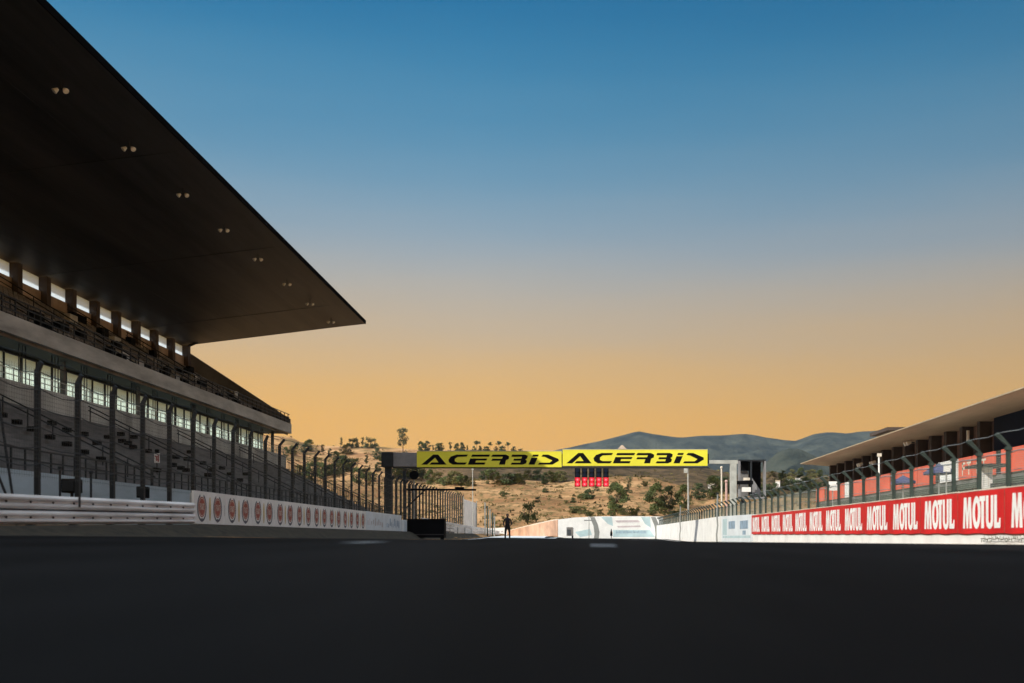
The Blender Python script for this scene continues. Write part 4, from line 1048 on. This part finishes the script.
for nm, kd, lm in (('round_tree', 'round', 'leaf_dark'), ('green_tree', 'round', 'leaf_mid'), ('shrub', 'bush', 'leaf_mid'), ('olive_shrub', 'bush', 'leaf_olive'), ('dark_shrub', 'bush', 'leaf_dark'), ('stone_pine', 'pine', 'leaf_dark'), ('slender_tree', 'tall', 'leaf_pale'), ('ridge_tree', 'tall', 'leaf_dark')):
    protos[nm] = proto(nm, kd, sum(map(ord, nm)) % 17 + len(nm), lm)
cm = child_map(); used = set()
def plant(nm, px, py, h, wide, label, group=None, Y=None, sink=.02):
    P = protos[nm]
    if Y is None: Y = hit(px, py)
    if Y is None: return None
    x = (px - VX) / F * Y
    if nm in used: o = copy_tree(P, None, cm)
    else: o = P; used.add(nm)
    hz = h / F * Y
    o.location = (x, Y, ground_z(x, Y) - sink * hz); o.scale = (hz * wide, hz * wide, hz); o.rotation_euler = (0, 0, random.random() * 6.28)
    o['label'] = label
    o['category'] = 'shrub' if 'shrub' in nm else 'tree'
    if group: o['group'] = group
    elif 'group' in o: del o['group']
    return o
# named trees
plant('dark_shrub', 527.5, 522.5, 24, .62, 'dark rounded tall bush on the golden slope right of the person')
plant('green_tree', 616, 512, 31, 1.05, 'tall green tree below and right of the red start lights')
plant('dark_shrub', 590, 500, 12, 1.0, 'dark green shrub right beneath the red start lights')
plant('ridge_tree', 629, 493, 17, 1.0, 'thin sparse tree right of the tall green tree')
plant('green_tree', 656, 511, 29, 1.0, 'bushy green tree left of the grey lamp post, leftmost of its clump')
plant('round_tree', 669, 512, 27, .95, 'darker tree in the clump left of the grey lamp post')
plant('green_tree', 684, 508, 24, 1.0, 'small green tree touching the grey lamp post')
plant('round_tree', 699, 500, 18, 1.2, 'dark tree directly right of the grey lamp post')
plant('green_tree', 713, 499, 24, 1.0, 'green tree between lamp post and right gantry post')
plant('slender_tree', 403, 456, 27, 1.0, 'tall slender pale tree standing alone on the ridge above the gantry end')
plant('dark_shrub', 537, 503, 7, .8, 'little dark bush above the rounded tall bush on the slope')
def row(nms, pxs, pys, hs, wides, text, group):
    items = sorted(pxs)
    for i, px in enumerate(items):
        nm = nms[i % len(nms)]; w = random.uniform(*wides); h = random.uniform(*hs); py = pys(px) if callable(pys) else pys
        lab = text + ', ' + ('leftmost' if i == 0 else 'rightmost' if i == len(items) - 1 else ORD[i] + ' from the left')
        plant(nm, px, py, h, w, lab, group)
row(['green_tree', 'olive_shrub', 'ridge_tree', 'round_tree'], [286, 293, 298, 303, 309, 316, 323, 330, 336, 346, 367, 377, 384, 391], lambda p: prof(PC, p) + random.uniform(6, 22), (8, 14), (.8, 1.3), 'tree on the far golden ridge behind the left fence', 'trees on the far left ridge')
def ridge_y(px): return prof(PC, px) + 2.0
row(['ridge_tree', 'dark_shrub', 'slender_tree'], [341, 352, 357, 363, 372], ridge_y, (7, 13), (.8, 1.1), 'small tree on the left skyline above the fence', 'trees on the left skyline')
row(['green_tree', 'round_tree', 'ridge_tree'], [421, 427, 433, 438, 441, 450, 457, 462, 467, 474, 480], ridge_y, (6, 12), (.8, 1.2), 'skyline tree above the left yellow board', 'trees on the skyline above the left board')
row(['stone_pine'], [477, 490, 499, 508], ridge_y, (9, 13), (.8, 1.1), 'umbrella pine silhouetted above the left yellow board', 'umbrella pines on the skyline')
row(['dark_shrub', 'round_tree'], [486, 496, 503, 514, 520], ridge_y, (4, 7), (1., 1.4), 'low bush on the skyline among the umbrella pines', 'bushes on the skyline')
row(['green_tree', 'olive_shrub', 'shrub'], [430, 438, 444, 450, 455, 461, 466, 472], lambda p: 486 + random.uniform(-3, 1), (10, 17), (.9, 1.2), 'yellow-green bush in the thicket just under the left board', 'thicket under the left board')
row(['round_tree', 'shrub', 'olive_shrub', 'dark_shrub'], [482, 491, 499, 507, 514, 521, 528, 537, 545, 553, 561], lambda p: 481 + random.uniform(-2, 5), (9, 16), (.9, 1.3), 'green bush in the belt below the join of the yellow boards', 'bushes below the yellow boards')
row(['olive_shrub', 'round_tree', 'shrub', 'green_tree', 'dark_shrub'], [300, 307, 314, 322, 329, 336, 343, 350, 357, 364, 371, 378, 397, 405, 412, 420], lambda p: 478 + random.uniform(-12, 10), (10, 20), (.8, 1.3), 'bushy tree seen through the left catch fence', 'trees behind the left fence')
row(['olive_shrub', 'shrub', 'dark_shrub'], [488, 503, 546, 566, 574, 583, 600, 638, 645, 573, 560, 597, 672, 610, 626], lambda p: 492 + random.uniform(-8, 26), (3, 7), (.9, 1.4), 'small low bush dotted on the golden slope', 'low bushes on the golden slope')
row(['shrub', 'olive_shrub'], [575, 582, 590, 600, 612, 622, 634, 643, 652, 664, 676], lambda p: 517 + random.uniform(-3, 1), (5, 9), (1.0, 1.6), 'shrub right above the top of the white barrier', 'shrubs along the white barrier')
row(['dark_shrub', 'round_tree', 'green_tree', 'olive_shrub'], [722, 728, 744, 756, 768, 775, 781, 788, 794, 800, 806, 812, 818, 826], lambda p: 492 + random.uniform(-6, 6), (9, 17), (.9, 1.3), 'dark green tree between the screen tower and the pit roof', 'trees right of the screen tower')
row(['olive_shrub', 'green_tree'], [773, 783, 792, 801, 811, 820], lambda p: 477, (6, 10), (1.1, 1.5), 'yellow-green tree in the farther belt under the pit roof tip', 'farther tree belt under the pit roof')
for nm in list(protos):
    if nm not in used:
        for ch in kids(protos[nm]): bpy.data.objects.remove(ch)
        bpy.data.objects.remove(protos[nm])
# scattered scrub as one mass
rnd = random.Random(11); b = MB()
for k in range(6500):
    px = rnd.uniform(280, 840); Y = 172 + (rnd.random() ** 1.4) * 640
    if fbm(px / 40, Y / 60) + rnd.uniform(-.5, .5) < -.1: continue
    x = (px - VX) / F * Y; z = ground_z(x, Y); s = rnd.uniform(.18, .62) * (1 + Y / 350)
    for q in range(9):
        p = Vector((x + rnd.gauss(0, .45) * s, Y + rnd.gauss(0, .45) * s, z + rnd.random() * .6 * s)); u = Vector((rnd.gauss(0, 1), rnd.gauss(0, 1), rnd.gauss(0, 1))).normalized(); w = u.orthogonal().normalized(); kk = s * rnd.uniform(.18, .4)
        b.add([p - u * kk, p + w * kk * .6, p + u * kk, p - w * kk * .6], [(0, 1, 2, 3)])
tag(b.build('scrub', 'scrub'), kind='stuff', label='dry low scrub scattered over the golden hillside')
# small white buildings / vans among the trees
for i, (px, py, w, h, lab) in enumerate(((778, 483, 4, 4, 'tiny white shed left of three among the trees right of the screen tower'), (789, 481.5, 6, 5, 'middle and widest tiny white shed among the trees'), (801, 480, 9, 4.5, 'long pale low shed under the pit roof tip'), (712, 486, 7, 4, 'small pale shed among the trees right of the grey lamp post'))):
    Y = hit(px, py + 6) or 330
    a = at(px, py, Y); W = w / F * Y; H = h / F * Y; gzz = ground_z(a.x, Y)
    r = empty('shed', (a.x, Y, gzz), lab, 'shed')
    zt = max(gzz + H, a.z + H / 2)
    MB().box(a.x - W / 2, a.x + W / 2, Y, Y + W * .6, gzz - .5, zt).build('wall', 'white_paint', r)
    MB().loft([[(a.x - W / 2 - .2, Y - .2, zt), (a.x - W / 2 - .2, Y + W * .3, zt + H * .25), (a.x - W / 2 - .2, Y + W * .6 + .2, zt)], [(a.x + W / 2 + .2, Y - .2, zt), (a.x + W / 2 + .2, Y + W * .3, zt + H * .25), (a.x + W / 2 + .2, Y + W * .6 + .2, zt)]]).build('roof', 'fascia', r)
    MB().box(a.x - W * .1, a.x + W * .1, Y - .03, Y - .002, gzz, gzz + (zt - gzz) * .6).build('door', 'brown_column', r)

# ------------------------------------------------------------------ sky, sun, haze, camera
SUN = Vector((-1, -.8, .84)).normalized()      # towards the sun
elev = math.asin(SUN.z); azim = math.atan2(SUN.x, SUN.y)
w = bpy.data.worlds.new('World'); scene.world = w; w.use_nodes = True
nt = w.node_tree; N = nt.nodes; L = nt.links; N.clear()
out = N.new('ShaderNodeOutputWorld'); tc = N.new('ShaderNodeTexCoord')
nm_ = N.new('ShaderNodeVectorMath'); nm_.operation = 'NORMALIZE'; L.new(tc.outputs['Generated'], nm_.inputs[0])
sp = N.new('ShaderNodeSeparateXYZ'); L.new(nm_.outputs[0], sp.inputs[0])
mr = N.new('ShaderNodeMapRange'); mr.inputs[1].default_value = 0; mr.inputs[2].default_value = .72; L.new(sp.outputs['Z'], mr.inputs[0])
cr = N.new('ShaderNodeValToRGB'); cr.color_ramp.interpolation = 'B_SPLINE'
def lin(c): 
    return tuple(((v / 255 + .055) / 1.055) ** 2.4 if v > 10 else v / 255 / 12.92 for v in c) + (1,)
stops = [(0, (252, 180, 36)), (.098, (248, 180, 56)), (.137, (234, 180, 90)), (.185, (212, 178, 128)), (.231, (186, 176, 160)), (.278, (154, 168, 178)), (.33, (112, 154, 180)), (.40, (60, 134, 174)), (.47, (4, 110, 160)), (.53, (0, 94, 147)), (.60, (0, 94, 147))]
el = cr.color_ramp.elements
while len(el) > 1: el.remove(el[-1])
for k, (e_, c) in enumerate(stops):
    t = math.sin(math.atan(math.tan(1.0) * 0 + 1)) * 0 + e_ / .72
    if k == 0: el[0].position = 0; el[0].color = lin(c)
    else: n_ = el.new(min(1, t)); n_.color = lin(c)
n_ = el.new(1.0); n_.color = (.92, .92, .90, 1)
zmp = N.new('ShaderNodeMapping'); zmp.inputs['Scale'].default_value = (1.2, 1.2, 9); L.new(nm_.outputs[0], zmp.inputs[0])
zn = N.new('ShaderNodeTexNoise'); zn.inputs['Scale'].default_value = 1.6; zn.inputs['Detail'].default_value = 5; L.new(zmp.outputs[0], zn.inputs['Vector'])
zr = N.new('ShaderNodeMapRange'); zr.inputs[3].default_value = -.03; zr.inputs[4].default_value = .03; L.new(zn.outputs['Fac'], zr.inputs[0])
za = N.new('ShaderNodeMath'); za.operation = 'ADD'; L.new(mr.outputs[0], za.inputs[0]); L.new(zr.outputs[0], za.inputs[1])
L.new(za.outputs[0], cr.inputs[0])
sky = N.new('ShaderNodeTexSky'); sky.sky_type = 'NISHITA'; sky.sun_disc = False; sky.sun_elevation = elev; sky.sun_rotation = azim
bg1 = N.new('ShaderNodeBackground'); bg1.inputs[1].default_value = .1; L.new(sky.outputs[0], bg1.inputs[0])
bg2 = N.new('ShaderNodeBackground'); bg2.inputs[1].default_value = 1.0
# brighter sky around the sun, as in any clear sky
dt = N.new('ShaderNodeVectorMath'); dt.operation = 'DOT_PRODUCT'; L.new(nm_.outputs[0], dt.inputs[0]); dt.inputs[1].default_value = SUN
mr2 = N.new('ShaderNodeMapRange'); mr2.inputs[1].default_value = .1; mr2.inputs[2].default_value = 1.0; mr2.inputs[3].default_value = 1.0; mr2.inputs[4].default_value = 2.6; L.new(dt.outputs['Value'], mr2.inputs[0])
mr3 = N.new('ShaderNodeMapRange'); mr3.inputs[1].default_value = -.1; mr3.inputs[2].default_value = .5; mr3.inputs[3].default_value = 1.03; mr3.inputs[4].default_value = .80; L.new(sp.outputs['X'], mr3.inputs[0])
mm = N.new('ShaderNodeMath'); mm.operation = 'MULTIPLY'; L.new(mr2.outputs[0], mm.inputs[0]); L.new(mr3.outputs[0], mm.inputs[1])
vm = N.new('ShaderNodeVectorMath'); vm.operation = 'SCALE'; L.new(cr.outputs[0], vm.inputs[0]); L.new(mm.outputs[0], vm.inputs['Scale'])
L.new(vm.outputs[0], bg2.inputs[0])
mx = N.new('ShaderNodeMixShader'); mx.inputs[0].default_value = .95
L.new(bg1.outputs[0], mx.inputs[1]); L.new(bg2.outputs[0], mx.inputs[2]); L.new(mx.outputs[0], out.inputs[0])

sl = bpy.data.lights.new('sun', 'SUN'); sl.energy = 4.6; sl.angle = R(.5); sl.color = (1.0, .93, .80)
so = bpy.data.objects.new('sun', sl); COL.objects.link(so); so.rotation_euler = SUN.to_track_quat('Z', 'Y').to_euler()

hz = MB().box(-9000, 9000, -900, 9200, -3, 660).build('haze', 'grime')
hm = bpy.data.materials.new('haze'); hm.use_nodes = True; hm.node_tree.nodes.clear()
ho = hm.node_tree.nodes.new('ShaderNodeOutputMaterial'); hv = hm.node_tree.nodes.new('ShaderNodeVolumePrincipled')
hv.inputs['Color'].default_value = (.54, .70, .90, 1); hv.inputs['Density'].default_value = 3.8e-5; hv.inputs['Anisotropy'].default_value = .2
hm.node_tree.links.new(hv.outputs[0], ho.inputs['Volume']); hz.data.materials.clear(); hz.data.materials.append(hm)
tag(hz, kind='stuff')
cd = bpy.data.cameras.new('camera'); co = bpy.data.objects.new('camera', cd); COL.objects.link(co); scene.camera = co
co.location = (0, 0, ZE); co.rotation_euler = (R(90), 0, 0)
cd.sensor_width = 36; cd.lens = 36 * F / 1024
cd.shift_x = -(VX - 512) / 1024; cd.shift_y = (VY - 341.5) / 1024
cd.clip_start = .02; cd.clip_end = 20000
cd.dof.use_dof = True; cd.dof.focus_distance = 70; cd.dof.aperture_fstop = .8
vs_ = scene.view_settings; vs_.view_transform = 'Standard'; vs_.look = 'None'; vs_.exposure = 0; vs_.gamma = 1
scene.cycles.max_bounces = 8; scene.cycles.transparent_max_bounces = 24; scene.cycles.use_denoising = True
